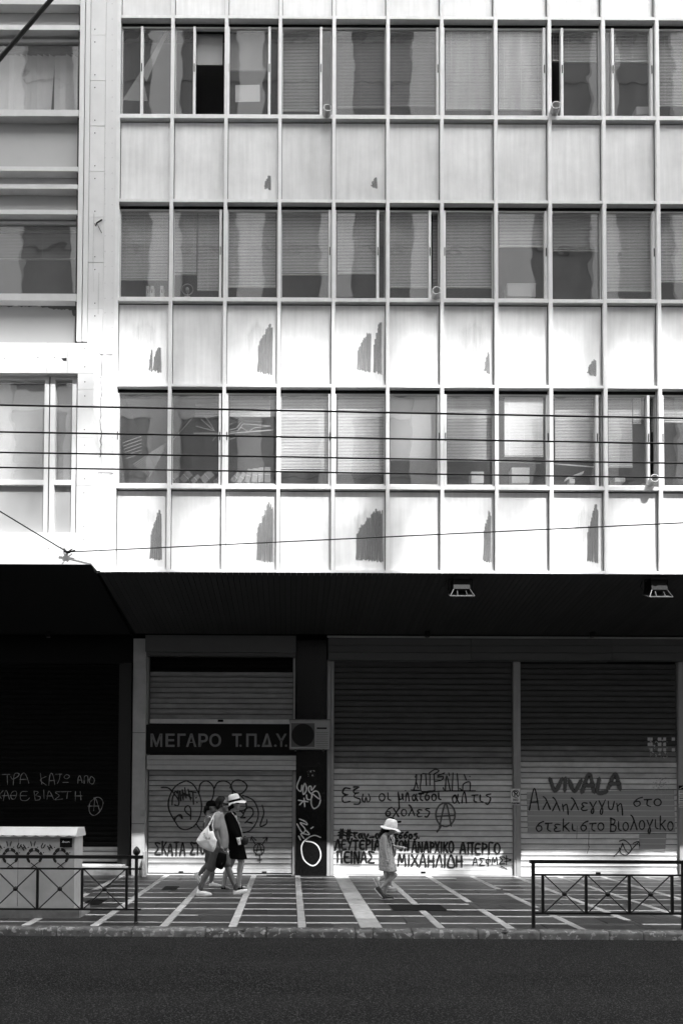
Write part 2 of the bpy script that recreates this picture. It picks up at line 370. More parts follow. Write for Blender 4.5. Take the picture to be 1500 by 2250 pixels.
# ------------------------------------------------------------------ hand-drawn letters (unit height, baseline 0)
def arc(cx, cy, rx, ry, a0, a1, n=10):
    return [(cx+rx*math.cos(R(a0+(a1-a0)*i/n)), cy+ry*math.sin(R(a0+(a1-a0)*i/n))) for i in range(n+1)]
GL = {
 'Σ': (.7, [[(.65,.92),(.05,.98),(.4,.5),(.0,.05),(.7,.0)]]),
 'Κ': (.6, [[(.08,1),(.06,0)],[(.58,.95),(.1,.45)],[(.2,.5),(.6,0)]]),
 'Α': (.65, [[(0,0),(.33,1),(.62,0)],[(.12,.36),(.55,.38)]]),
 'Τ': (.6, [[(0,.97),(.6,1)],[(.3,.98),(.27,0)]]),
 'Ο': (.65, [arc(.32,.5,.3,.48,80,440,16)]),
 'Λ': (.6, [[(0,0),(.36,1),(.6,0)]]),
 'Ε': (.6, [[(.58,.95),(.2,.95),(.04,.55),(.15,.08),(.6,.05)],[(.05,.52),(.45,.53)]]),
 'Υ': (.55, [[(0,1),(.22,.6)],[(.55,1),(.18,0)]]),
 'Ρ': (.55, [[(.08,0),(.1,1)],[(.08,.95),(.5,.85),(.48,.55),(.1,.45)]]),
 'Ι': (.2, [[(.1,1),(.08,0)]]),
 'Ν': (.65, [[(.05,0),(.08,1),(.52,.02),(.58,1)]]),
 'Χ': (.6, [[(.0,1),(.6,0)],[(.58,1),(.0,0)]]),
 'Π': (.65, [[(.08,0),(.1,.97)],[(0,.95),(.65,1)],[(.52,.98),(.55,0)]]),
 'Γ': (.5, [[(.08,0),(.1,.95),(.5,1)]]),
 'Μ': (.8, [[(.02,0),(.14,1),(.4,.3),(.62,1),(.76,0)]]),
 'Η': (.6, [[(.05,1),(.03,0)],[(.52,1),(.55,0)],[(.0,.5),(.6,.5)]]),
 'Δ': (.65, [[(.33,1),(0,.03),(.65,.0),(.33,1)]]),
 'Β': (.5, [[(.06,0),(.08,1)],[(.05,.97),(.42,.85),(.35,.58),(.1,.52)],[(.1,.52),(.5,.4),(.42,.05),(.04,.02)]]),
 'Θ': (.65, [arc(.32,.5,.3,.48,80,440,16),[(.1,.5),(.5,.5)]]),
 'Φ': (.6, [arc(.3,.5,.28,.3,80,440,14),[(.3,1.1),(.3,-.1)]]),
 'V': (.6, [[(0,1),(.3,0),(.6,1)]]), 'L': (.5, [[(.1,1),(.06,.02),(.5,.05)]]),
 'W': (.85, [[(0,1),(.2,0),(.42,.7),(.62,0),(.85,1)]]), 'U': (.6, [[(.05,1),(.05,.25),(.3,0),(.55,.25),(.55,1)]]),
 'H': (.6, [[(.05,1),(.03,0)],[(.52,1),(.55,0)],[(.0,.5),(.6,.5)]]),
 'N': (.65, [[(.05,0),(.08,1),(.52,.02),(.58,1)]]), 'O': (.65, [arc(.32,.5,.3,.48,80,440,16)]),
 'P': (.55, [[(.08,0),(.08,1)],[(.08,.97),(.5,.85),(.48,.55),(.1,.48)]]),
 'A': (.65, [[(0,0),(.33,1),(.62,0)],[(.12,.36),(.55,.38)]]),
 'R': (.6, [[(.08,0),(.08,1)],[(.08,.97),(.5,.85),(.48,.55),(.1,.48)],[(.2,.48),(.58,0)]]),
 'K': (.6, [[(.08,1),(.06,0)],[(.58,.95),(.1,.45)],[(.2,.5),(.6,0)]]),
 'I': (.2, [[(.1,1),(.1,0)]]), 'G': (.65, [arc(.34,.5,.3,.48,50,310,12)+[(.55,.4),(.35,.4)]]),
 'B': (.5, [[(.06,0),(.08,1)],[(.05,.97),(.42,.85),(.35,.58),(.1,.52)],[(.1,.52),(.5,.4),(.42,.05),(.04,.02)]]),
 'E': (.5, [[(.5,1),(.05,1)],[(.05,1),(.05,0)],[(.05,.5),(.4,.5)],[(.05,0),(.5,0)]]),
 'ε': (.5, [[(.48,.6),(.2,.64),(.08,.48),(.25,.34),(.05,.2),(.15,0),(.5,.04)]]),
 'Ɛ': (.6, [[(.62,1.05),(.2,1.1),(.02,.75),(.3,.58),(.42,.58)],[(.3,.58),(.0,.35),(.1,0),(.6,.05)]]),
 'ξ': (.6, [[(.1,1.2),(.55,1.2),(.12,.95),(.2,.72),(.5,.75)],[(.3,.75),(.15,.45),(.62,.25),(.55,-.1),(.15,-.12)]]),
 'ω': (.65, [[(.08,.6),(.02,.2),(.2,0),(.32,.35),(.45,0),(.65,.25),(.52,.62)]]),
 'ο': (.5, [arc(.25,.3,.23,.3,80,440,12)]), 'ι': (.25, [[(.06,.65),(.08,.15),(.28,.05)]]),
 'μ': (.55, [[(.02,.75),(.14,-.75)],[(.06,.55),(.2,.1),(.42,.2),(.46,.6)],[(.46,.6),(.55,.05)]]),
 'π': (.55, [[(.08,0),(.14,.5),(.3,.75),(.45,.0)]]),
 'α': (.55, [[(.5,.65),(.35,.1),(.12,.05),(.06,.4),(.28,.6),(.4,.3),(.6,.0)]]),
 'τ': (.45, [[(0,.62),(.5,.66)],[(.22,.62),(.18,.15),(.4,.0)]]),
 'σ': (.55, [[(.6,.85),(.3,.7),(.04,.3),(.2,0),(.45,.15),(.4,.45),(.12,.45)]]),
 'ς': (.5, [[(.5,.65),(.12,.55),(.5,.3),(.3,-.15),(.1,-.12)]]),
 'χ': (.55, [[(.02,.62),(.5,-.1)],[(.55,.65),(.0,-.1)]]),
 'λ': (.55, [[(.02,1.0),(.22,.8),(.55,0)],[(.3,.6),(.0,0)]]),
 'γ': (.5, [[(.02,.65),(.3,.05),(.22,-.3),(.12,-.1),(.5,.7)]]),
 'υ': (.5, [[(.05,.6),(.1,.1),(.35,.05),(.5,.6)]]),
 'η': (.5, [[(.02,.6),(.1,0)],[(.08,.4),(.32,.6),(.42,.2),(.45,-.3)]]),
 'κ': (.5, [[(.06,.95),(.04,0)],[(.48,.65),(.08,.3)],[(.14,.36),(.5,-.05)]]),
 '.': (.2, [[(.06,.03),(.1,.05)]]), '#': (.7, [[(.25,1.1),(.15,-.1)],[(.5,1.1),(.4,-.1)],[(.0,.68),(.7,.74)],[(-.05,.32),(.65,.38)]]),
 '_': (.5, [[(0,.1),(.5,.14)]]), ' ': (.4, []), 'ν': (.5, [[(.02,.65),(.2,0),(.5,.6)]]),
 '*': (.5, [[(.0,.7),(.5,.6)],[(.25,.9),(.28,.3)],[(.05,.35),(.4,.8)]]),
}
def word(txt, x0, yb, x1, h, slope=0.0, slant=0.0, jit=0.02, gap=0.18):
    """strokes of a word between picture columns x0 and x1 on the baseline yb, letters h pixels high"""
    adv = sum(GL[c][0]+gap for c in txt)-gap
    sx = (x1-x0)/adv; x = 0; out = []
    rnd = random.Random(txt)
    for c in txt:
        wd, sts = GL[c]; dy = rnd.uniform(-1,1)*h*jit*2; ds = 1+rnd.uniform(-1,1)*jit*3
        for st in sts:
            q = []
            for (a, b) in st:
                px = x0+(x+a)*sx+slant*b*h
                q.append((px, yb-b*h*ds+dy+slope*(px-x0)))
            out.append(q)
        x += wd+gap
    return out
# ================================================================== the setting
YS, YF, YB = 13.78, 10.85, 10.56        # shutters, curtain wall, projecting marble frame
ZR = -0.10                              # road level
def zf(y, Y=YF): return P(637, y, Y).z
def kerb_y(x): return 8.41 - 0.012*x

# road
mb = MB()
mb.add([(-70,-5.1,ZR),(70,-5.1,ZR),(70,kerb_y(70)+.1,ZR),(-70,kerb_y(-70)+.1,ZR)], [(0,1,2,3)])
tag(mb.build('road', M['road']), kind='structure')
# far ground under everything, the opposite pavement
mb = MB(); mb.add([(-300,-300,-0.30),(300,-300,-0.30),(300,300,-0.30),(-300,300,-0.30)], [(0,1,2,3)])
tag(mb.build('ground', M['bed']), kind='structure')
mb = MB(); mb.box(-70,70,-11,-5,-0.28,0.0)
tag(mb.build('opposite_pavement', M['slab']), kind='structure')

# pavement: mortar bed with slabs, white marble strips and bands laid on it
mb = MB()
mb.add([(-70,kerb_y(-70)+.12,-0.012),(70,kerb_y(70)+.12,-0.012),(70,16,-0.012),(-70,16,-0.012)], [(0,1,2,3)])
pave = tag(mb.build('pavement', M['bed']), kind='structure')
ROWS = [8.88, 9.38, 9.88, 10.38, 10.88, 11.38, 11.88, 12.38, 12.88, 13.38, 13.74]
SW = 0.062; PITCHX = 0.932
cols = [0.17+PITCHX*k for k in range(-6, 11)]
def bandw(k): return 0.30 if abs(cols[k]-1.10) < 0.2 else 0.115
rows = [None]+ROWS
rnd = random.Random(3)
def slab(name, m, x0, x1, y0, y1, z):
    x0 += .003; x1 -= .003; y0 += .003; y1 -= .003
    c = Vector(((x0+x1)/2, (y0+y1)/2, z)); hx, hy = (x1-x0)/2, (y1-y0)/2; e = .004
    mb = MB(); tl = rnd.uniform(-.002,.002)
    mb.add([(-hx,-hy,-.05),(hx,-hy,-.05),(hx,hy,-.05),(-hx,hy,-.05),(-hx,-hy,-e),(hx,-hy,-e),(hx,hy,-e),(-hx,hy,-e),
            (-hx+e,-hy+e,tl),(hx-e,-hy+e,-tl),(hx-e,hy-e,tl),(-hx+e,hy-e,-tl)],
           [(0,1,5,4),(1,2,6,5),(2,3,7,6),(3,0,4,7),(4,5,9,8),(5,6,10,9),(6,7,11,10),(7,4,8,11),(8,9,10,11)])
    return mb.build(name, m, pave, c)
for k in range(len(cols)-1):
    xa, xb = cols[k]+bandw(k)/2, cols[k+1]-bandw(k+1)/2
    xm = (xa+xb)/2
    for r in range(len(ROWS)):
        y0 = (kerb_y(xm)+.18) if r == 0 else ROWS[r-1]+SW/2
        y1 = ROWS[r]-SW/2
        if y1-y0 < .05: continue
        if (k+2*r) % 3 == 0:
            xs = xa+(xb-xa)*rnd.uniform(.4,.6)
            slab('paving_slab', M['slab'], xa, xs, y0, y1, rnd.uniform(-.0015,.0015)); slab('paving_slab', M['slab'], xs, xb, y0, y1, rnd.uniform(-.0015,.0015))
        else:
            slab('paving_slab', M['slab'], xa, xb, y0, y1, rnd.uniform(-.0015,.0015))
        # white strip along the row; a few are missing or broken
        gone = rnd.random()
        if r < len(ROWS)-1:
            if gone < .07: slab('paving_slab', M['slab'], xa, xb, y1, y1+SW, -.001)
            elif gone < .16:
                xs = xa+(xb-xa)*rnd.uniform(.3,.7)
                slab('marble_strip', M['strip'], xa, xs, y1, y1+SW, .001); slab('paving_slab', M['slab'], xs, xb, y1, y1+SW, -.001)
            else: slab('marble_strip', M['strip'], xa, xb, y1, y1+SW, .001+rnd.uniform(-.001,.001))
for k in range(len(cols)):
    b = bandw(k)/2; y = kerb_y(cols[k])+.18
    while y < 13.7:
        L_ = rnd.choice((.5,.62,.45)); y2 = min(y+L_, 13.74)
        if rnd.random() < .9 or b > .1: slab('marble_strip', M['strip'], cols[k]-b, cols[k]+b, y, y2, .0015+rnd.uniform(-.001,.001))
        else: slab('paving_slab', M['slab'], cols[k]-b, cols[k]+b, y, y2, -.001)
        y = y2

# kerb of separate stones, chipped
kerb = MB().add([(-60,kerb_y(-60)+.05,-.02),(60,kerb_y(60)+.05,-.02),(60,kerb_y(60)+.16,-.02),(-60,kerb_y(-60)+.16,-.02)],[(0,1,2,3)]).build('kerb', M['bed'])
tag(kerb, kind='structure')
kx = [-7.2,-6.1,-4.95,-3.07,-2.08,-1.1,-.30,.87,1.10,1.62,2.47,3.28,4.18,4.62,5.48,6.4,7.5,8.6]
for a, b in zip(kx[:-1], kx[1:]):
    n = max(4, int((b-a)/.06)); ys = []
    bm = bmesh.new(); W_ = .165; H_ = .12
    prof = [(0,-.12),(0.0,-.028),(.014,.002),(.045,.009),(W_,.004),(W_,-.1)]
    grid = []
    for i in range(n+1):
        x = a+.006+(b-a-.012)*i/n; row = []
        for j, (dy, z) in enumerate(prof):
            nz_ = noise.noise(Vector((x*3.1, j*1.7, a)))*.010 + noise.noise(Vector((x*11, j*3.7, b)))*.007
            chip = 0
            if j in (1,2,3):
                cc = noise.noise(Vector((x*2.3+5, 0, 1.7)))+.6*noise.noise(Vector((x*9, 0, 4)))
                chip = max(0, cc-.10)*.075
                if min(i, n-i) < 1: chip += .012
            row.append(bm.verts.new((x, kerb_y(x)+dy+nz_+chip*.9, z+(nz_*.6 if j else 0)-chip*.8)))
        grid.append(row)
    for i in range(n):
        for j in range(len(prof)-1):
            bm.faces.new((grid[i][j], grid[i][j+1], grid[i+1][j+1], grid[i+1][j]))
    bm.faces.new(grid[0]); bm.faces.new(grid[-1][::-1])
    bmesh.ops.recalc_face_normals(bm, faces=bm.faces)
    me = bpy.data.meshes.new('kerb_stone'); bm.to_mesh(me); bm.free(); me.materials.append(M['kerb']); me.shade_smooth()
    link(bpy.data.objects.new('kerb_stone', me), kerb)

# ================================================================== the office building
bld = thing('office_building', (2.5, 11.5, 0), 'white gridded curtain wall office building raised over shuttered shopfronts', 'building')
XM = [0.716+.940*(k-3) for k in range(-1, 16)]    # mullion centres, from the end mullion on
Z = {k: zf(v) for k, v in dict(r0=33, r0b=39.5, w0=40, s0t=250.5, s0b=259, p1=262, r1=437, r1b=443.5, s1t=654, s1b=661.5,
                             r2=843.5, r2b=849.5, s2t=1066, s2b=1073.5, bot=1251.5, botb=1257.5).items()}
ZTOP = zf(-420)
# vertical mullions
for k, x in enumerate(XM):
    h = .030
    bx('mullion', M['alu'], bld, x-h, x+h, YF, YF+.17, Z['botb']-.004, ZTOP)
    bx('gasket', M['gasket'], bld, x-h-.008, x+h+.008, YF+.055, YF+.06, Z['botb']+.02, ZTOP-.01)
# rails between them
def railrow(zb, zt, proud=.008):
    for a, b in zip(XM[:-1], XM[1:]):
        bx('rail', M['alu'], bld, a+.0305, b-.0305, YF+proud, YF+.16, zb, zt)
for zt, zb in (('r0','r0b'),('s0t','s0b'),('r1','r1b'),('s1t','s1b'),('r2','r2b'),('s2t','s2b'),('bot','botb')):
    railrow(Z[zb], Z[zt])
railrow(zf(-162), zf(-155))
# spandrel panels
STAINS = {(1,2): [(582,386,595,418)], (1,4): [(817,390,828,416)],
 (2,0): [(338,762,354,820),(329,768,335,818)], (2,2): [(567,712,599,824)], (2,4): [(785,730,814,818),(821,704,838,823)],
 (2,6): [(1065,774,1075,822)], (2,8): [(1291,790,1309,827)],
 (3,0): [(331,1120,355,1233)], (3,2): [(565,1104,600,1237)], (3,4): [(783,1118,840,1235)], (3,6): [(1062,1120,1078,1237)], (3,8): [(1290,1106,1313,1238)]}
spans = {0: (zf(-155)+.004, Z['r0']), 1: (Z['s0b'], Z['r1']), 2: (Z['s1b'], Z['r2']), 3: (Z['s2b'], Z['bot'])}
for r, (zt, zb) in spans.items():
    if zt < zb: zt, zb = zb, zt
    for c, (a, b) in enumerate(zip(XM[:-1], XM[1:])):
        p = bx('spandrel_panel', M['panel'], bld, a+.038, b-.038, YF+.072, YF+.10, zb+.008, zt-.022)
        bx('seal_shade', M['black'], p, a+.031, b-.031, YF+.085, YF+.11, zb+.002, zt-.001)  # black seal, wider along the top to paint the rail's shadow
        for (x0, y0, x1, y1) in STAINS.get((r, c), []):
            wd = x1-x0; n = max(5, int(wd/1.7)); rr = random.Random(x0); st = []
            for i in range(n):
                t_ = (i+.5)/n; xx = x0+wd*t_
                top = y0+(y1-y0)*(.62*max(0, .72-t_)**1.1 + .18*max(0, t_-.8) + rr.uniform(0,.10))
                st.append([(xx+rr.uniform(-1,1)-2*(1-t_), y1-rr.uniform(0,5)-5*(1-t_)), (xx, (top+y1)/2), (xx+rr.uniform(-1,1), top)])
            strokes_obj('stain', M['stain'], p, YF+.0708, st, max(4.5, wd/n*3.2), .3)
        if (r, c) in ((2,0),(3,4),(2,6),(3,2),(2,2),(3,8),(3,0)):
            xa = 270+119.5*c; y0 = {2: 700, 3: 1110}[r]
            patch_obj('stain', M['smear'], p, YF+.0715, [(xa+8+(c*7)%20,y0+(c*13)%30),(xa+60,y0-20),(xa+88,y0+10),(xa+88-(c*11)%30,y0+110),(xa+8+(c*5)%25,y0+110)], .5)
# wall core, floor slabs, rooms behind the glass
XL, XR = XM[0]-.02, XM[-1]
for zt, zb in spans.values():
    bx('wall_core', M['roomd'], bld, XL, XR, YF+.175, YF+.40, min(zt,zb)-.03, max(zt,zb)+.03)
for zt, zb in spans.values():
    zc = (zt+zb)/2
    bx('floor_slab', M['room'], bld, XL, XR, YF+.405, YF+5, zc+.1, zc+.45)
    bx('ceiling', M['room'], bld, XL, XR, YF+.405, YF+5, zc-.55, zc-.5)
bx('back_wall', M['room'], bld, XL-.4, XR, YF+5.0, YF+5.2, zf(1251), ZTOP)
bx('side_wall', M['room'], bld, XR+.03, XR+.2, YF+.1, YF+5, zf(1251), ZTOP)
bx('upper_wall', M['panel'], bld, XL, XR, YF+.2, YF+5, zf(-150), zf(-162)+5.5)
bx('partition', M['room'], bld, XL-.12, XL, YF+.42, YF+5, zf(1251), ZTOP)

# ---- windows.  s: sash stiles (picture columns), open: open gaps (x0,x1), b: blinds (x0,x1,bottom y,material,tilt)
WR = {0: ('r0b','s0t',40,250), 1: ('r1b','s1t',444,654), 2: ('r2b','s2t',850,1066)}
B, BD, BL, SH = 'blind', 'blind_d', 'blind_l', 'shade'
WIN = {
 (0,0): dict(s=[313], b=[]),
 (0,1): dict(s=[428], open=[(432,489)], b=[(432,489,142,SH)]),
 (0,2): dict(s=[502,592], b=[(506,588,154,SH)]),
 (0,3): dict(s=[705], b=[(619,700,247,B)]),
 (0,4): dict(s=[], b=[(741,843,240,BD)]),
 (0,5): dict(s=[960], b=[(854,955,236,BD)]),
 (0,6): dict(s=[972], b=[(976,1079,251,BL)]),
 (0,7): dict(s=[1193], b=[(1091,1189,251,BL)]),
 (0,8): dict(s=[1232], open=[(1208,1229)], b=[(1211,1228,138,BD),(1237,1313,140,B)]),
 (0,9): dict(s=[1343,1428], b=[(1348,1423,140,B)]),
 (0,10): dict(s=[], b=[(1444,1550,236,B)]),
 (1,0): dict(s=[262], b=[(268,370,617,B)]),
 (1,1): dict(s=[485], b=[(379,433,605,B),(435,481,640,B)]),
 (1,2): dict(s=[498], b=[(503,606,633,B)]),
 (1,3): dict(s=[724], b=[(617,720,606,B)]),
 (1,4): dict(s=[735,829], b=[(741,825,604,B)]),
 (1,5): dict(s=[943], open=[(949,967)], b=[(856,938,634,B),(949,966,632,BD)]),
 (1,6): dict(s=[975], b=[(979,1079,634,B)]),
 (1,7): dict(s=[1197], b=[(1095,1192,545,B)]),
 (1,8): dict(s=[], b=[(1213,1314,554,BD)]),
 (1,9): dict(s=[1433], b=[(1330,1428,642,B)]),
 (1,10): dict(s=[], b=[(1447,1550,622,B)]),
 (2,0): dict(s=[260], b=[]),
 (2,1): dict(s=[484], b=[]),
 (2,2): dict(s=[499], b=[(505,594,917,B)]),
 (2,3): dict(s=[724], b=[(617,720,1036,B)]),
 (2,4): dict(s=[735], b=[(742,845,1042,B)]),
 (2,5): dict(s=[963], b=[(857,956,1010,SH)]),
 (2,6): dict(s=[977], b=[(981,1082,1014,B)]),
 (2,7): dict(s=[1201], b=[(1104,1188,1008,BL)]),
 (2,8): dict(s=[1309], b=[(1217,1304,1012,B)]),
 (2,9): dict(s=[1421], open=[(1427,1441)], b=[(1334,1386,1028,B),(1388,1406,932,B),(1428,1441,950,BD)]),
 (2,10): dict(s=[1452], b=[(1456,1550,930,B)]),
}
for _r in range(3):
    for _c in range(11, 16): WIN[(_r,_c)] = dict(s=[], b=[(1447+119*(_c-10), 1550+119*(_c-10), (240,620,1020)[_r], B)])
def blind_mesh(x0, x1, zt, zb, Y, tilt=58, slope=0.0, pitch=.0262):
    mb = MB(); z = zt-.02; a = R(tilt); hw = .0135; rr = random.Random(int(x0*1000))
    mb.box(x0, x1, Y-.018, Y+.018, zt-.012, zt+.012)
    while z > zb+.02:
        dx = math.cos(a)*hw; dz = math.sin(a)*hw; bz = .0028; js = rr.uniform(-.0015,.0015)
        sl = slope*(z-zb)/(zt-zb+1e-6)
        vs = []
        for x in (x0, x1):
            q = js if x == x1 else 0
            vs += [(x, Y-dx, z-dz+q), (x, Y-math.sin(a)*bz, z+math.cos(a)*bz+q), (x, Y+dx, z+dz+q)]
        mb.add(vs, [(0,3,4,1),(1,4,5,2)])
        z -= pitch
    mb.box(x0, x1, Y-.012, Y+.012, zb-.008, zb+.008)
    n = 3
    for f in (.12, .5, .88):
        xx = x0+(x1-x0)*f
        mb.box(xx-.0015, xx+.0015, Y-.0165, Y-.0145, zb, zt)
    return mb
for (r, c), d in WIN.items():
    a, b = XM[c]+.0305, XM[c+1]-.0305
    zt, zb = Z[WR[r][0]], Z[WR[r][1]]
    ym = (WR[r][2]+WR[r][3])/2
    X = lambda px: P(px, ym, YF+.09).x
    fy0, fy1 = YF+.085, YF+.13
    mb = MB()
    fw = .026
    mb.box(a, b, fy0, fy1, zt-.092, zt-.066); mb.box(a, b, fy0-.03, fy1, zb+.001, zb+.03)
    mb.box(a, a+fw*.6, fy0, fy1, zb+.031, zt-.0925); mb.box(b-fw*.6, b, fy0, fy1, zb+.031, zt-.0925)
    win = mb.build('window', M['alu2'], bld)
    bx('head_gap_shade', M['black'], win, a, b, fy0+.01, fy1, zt-.0655, zt-.001)  # black box standing in for the shaded gap under the rail
    cuts = [a+fw*.6]; openx = [(X(u), X(v)) for u, v in d.get('open', [])]
    for s in d['s']:
        xs = X(s)
        bx('sash_stile', M['alu'], win, xs-.021, xs+.021, YF+.052, YF+.118, zb+.0315, zt-.093)
        hz = (zt+zb)/2+.02
        bx('handle', M['gasket'], win, xs-.007, xs+.007, YF+.043, YF+.0515, hz-.07, hz+.07)
        bx('sash_rail', M['alu'], win, *( (xs+.0215, b-fw*.6) if xs < (a+b)/2 else (a+fw*.6, xs-.0215)), YF+.066, YF+.083, zb+.031, zb+.055)
    # panes between the frame and stiles, leaving the open gaps
    edges = sorted([a+fw*.6]+[X(s) for s in d['s']]+[b-fw*.6])
    for u, v in zip(edges[:-1], edges[1:]):
        if v-u < .03: continue
        m_ = (u+v)/2
        if any(o0-.02 < m_ < o1+.02 for o0, o1 in openx): continue
        bx('pane', M['glass_w' if (r, c) in ((0,6),(0,7)) else 'glass'], win, u+.001, v-.001, YF+.099, YF+.103, zb+.032, zt-.0925)
    for (u, v, yb_, m_) in d['b']:
        xu, xv = P(u, ym, YF+.2).x, P(v, ym, YF+.2).x
        zbot = P((u+v)/2, yb_, YF+.2).z
        zbot = max(zbot, zb+.012)
        if m_ == SH:
            o = MB().box(xu, xv, YF+.20, YF+.203, zbot, zt-.05).box(xu, xv, YF+.193, YF+.21, zbot-.012, zbot).build('roller_shade', M[SH], win)
        else:
            o = blind_mesh(xu, xv, zt-.06, zbot, YF+(.119 if m_ == BL else .175), {B: 66, BD: 58, BL: 80}[m_]).build('blind', M[m_], win)
# odd things hanging in windows
def sheet(name, m, parent, pts, Y, th=.004):
    q = [P(x, y, Y) for x, y in pts]
    return MB().poly([(p.x, p.z) for p in q], Y, Y+th).build(name, m, parent)
WN = [o for o in bld.children if o.name.startswith('window')]
wi = {k: WN[i] for i, k in enumerate(WIN)}
sheet('loose_curtain', M['shade'], wi[(0,0)], [(270,220),(310,156),(325,222)], YF+.16)
sheet('loose_curtain', M['shade'], wi[(0,0)], [(365,66),(371,66),(322,180),(312,158)], YF+.18)
sheet('side_curtain', M['shade'], wi[(0,9)], [(1330,56),(1341,56),(1341,250),(1330,250)], YF+.2)
sheet('notice', M['white'], wi[(0,2)], [(517,187),(571,186),(571,223),(517,224)], YF+.106)
def slats(name, parent, lines, Y, wdt=3.0, m='blind_l'):
    mb = MB()
    for i, ln in enumerate(lines):
        pts = [P(x, y, Y+.002*i) for x, y in ln]
        for p, q in zip(pts[:-1], pts[1:]):
            t = (q-p); n = Vector((-t.z, 0, t.x)).normalized()
            mb.obox((p+q)/2, t/2, Vector((0,.0015,0)), n*wdt/2*YF/FPX)
    return mb.build(name, M[m], parent)
z7 = lambda x, y: (250+x/4.054, 850+y/4.054)
fan = [[z7(175+14*i, 692+11*i), z7(465-2*i, 500+7*i)] for i in range(11)] + [[z7(80+6*i,500+28*i), z7(250,440+30*i)] for i in range(6)]
slats('fallen_blind', wi[(2,0)], fan, YF+.2, 1.3, 'blind_d')
slats('fallen_blind', wi[(2,1)], [[z7(512,500-4*i), z7(590+4*i,400-3*i), z7(690+3*i,287-2*i)] for i in range(5)], YF+.2, 1.2, 'blind_d')
slats('broken_blind', wi[(2,1)], [[z7(735-2*i,155+14*i), z7(930,155+14*i)] for i in range(9)]+[[z7(800,250),z7(850,310),z7(900,395)],[z7(780,290),z7(895,392)],[z7(730,350),z7(885,390)],[z7(930,420),z7(880,480)]], YF+.2, 1.4, 'blind_d')
slats('broken_blind', wi[(2,1)], [[z7(710,414),z7(932,414)]], YF+.19, 3.0, 'blind_d')
slats('broken_blind', wi[(2,2)], [[z7(1030,385),z7(1090,370),z7(1150,300),z7(1330,312)],[z7(1040,400),z7(1110,390),z7(1150,330),z7(1395,348)],[z7(1130,360),z7(1200,400),z7(1250,365),z7(1400,350)],[z7(1030,340),z7(1110,290)],[z7(1030,468),z7(1075,455),z7(1090,420)]], YF+.21, 1.8, 'blind_d')
slats('broken_blind', wi[(2,2)], [[z7(1030,414),z7(1420,384)]], YF+.19, 3.0, 'blind_d')
slats('broken_blind', wi[(2,8)], [[(1217,1019),(1304,1026)]], YF+.2, 3)
slats('broken_blind', wi[(2,7)], [[(1096,1014),(1188,1018)]], YF+.2, 3)

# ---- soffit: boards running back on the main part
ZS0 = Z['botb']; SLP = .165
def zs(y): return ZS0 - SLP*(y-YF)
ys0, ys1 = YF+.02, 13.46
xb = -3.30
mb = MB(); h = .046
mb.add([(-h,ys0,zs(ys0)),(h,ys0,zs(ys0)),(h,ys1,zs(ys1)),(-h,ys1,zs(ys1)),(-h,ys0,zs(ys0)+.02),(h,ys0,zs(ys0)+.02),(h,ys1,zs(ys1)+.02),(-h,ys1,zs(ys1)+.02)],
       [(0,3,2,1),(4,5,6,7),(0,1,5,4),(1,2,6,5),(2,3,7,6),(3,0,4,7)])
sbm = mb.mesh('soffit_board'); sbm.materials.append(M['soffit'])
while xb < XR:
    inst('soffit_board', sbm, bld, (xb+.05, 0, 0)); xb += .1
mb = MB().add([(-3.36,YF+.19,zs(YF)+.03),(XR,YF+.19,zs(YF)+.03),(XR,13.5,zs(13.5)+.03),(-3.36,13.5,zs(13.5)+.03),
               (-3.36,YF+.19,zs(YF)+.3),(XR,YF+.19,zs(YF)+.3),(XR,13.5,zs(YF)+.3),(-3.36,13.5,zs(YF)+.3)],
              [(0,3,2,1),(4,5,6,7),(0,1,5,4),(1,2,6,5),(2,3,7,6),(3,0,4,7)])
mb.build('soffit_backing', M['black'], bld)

# ---- shopfronts under it
GX = lambda px, Y=YS: P(px, 1700, Y).x
GZ = lambda py, Y=YS, px=900: P(px, py, Y).z
bx('shopfront_wall', M['black'], bld, GX(284,14), GX(2060,14), 14.0, 14.3, -.02, 5.3)
def slat_mesh(w_, h_, m, bulge=.014):
    mb = MB()
    prof = [(.018,.0),(-.010,.02),(-.016,.05),(-.015,.11),(-.007,.15),(-.004,.35),(-.004,.6),(-.007,.80),(-.014,.84),(-.014,.88),(.018,.905)]
    prof = [(y, z*h_) for y, z in prof]
    vs = []
    for x in (-w_/2, w_/2): vs += [(x, y, z) for y, z in prof]
    k = len(prof); mb.add(vs, [(i, k+i, k+i+1, i+1) for i in range(k-1)])
    me = mb.mesh('slat'); me.materials.append(M[m]); return me
def shutter(parent, x0, x1, z0, z1, Y, pitch, m, name='roller_shutter', bar=True, zones=None):
    root = MB().box(x0+.002, x1-.002, Y+.02, Y+.03, z0+.02, z1-.005).build(name, M['shutter_d'], parent)
    zz = z0+.002
    if bar:
        bx('bottom_bar', M['shutter_w'], root, x0+.004, x1-.004, Y-.012, Y+.018, zz, zz+.095); zz += .097
    n = max(1, round((z1-zz)/pitch)); h_ = (z1-zz)/n
    me = slat_mesh(x1-x0-.008, h_, m)
    ms = {m: me}
    for i in range(n):
        k_ = m
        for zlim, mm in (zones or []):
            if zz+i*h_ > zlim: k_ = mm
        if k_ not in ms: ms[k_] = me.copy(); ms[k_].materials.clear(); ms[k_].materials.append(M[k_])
        inst('slat', ms[k_], root, ((x0+x1)/2, Y, zz+i*h_))
    return root
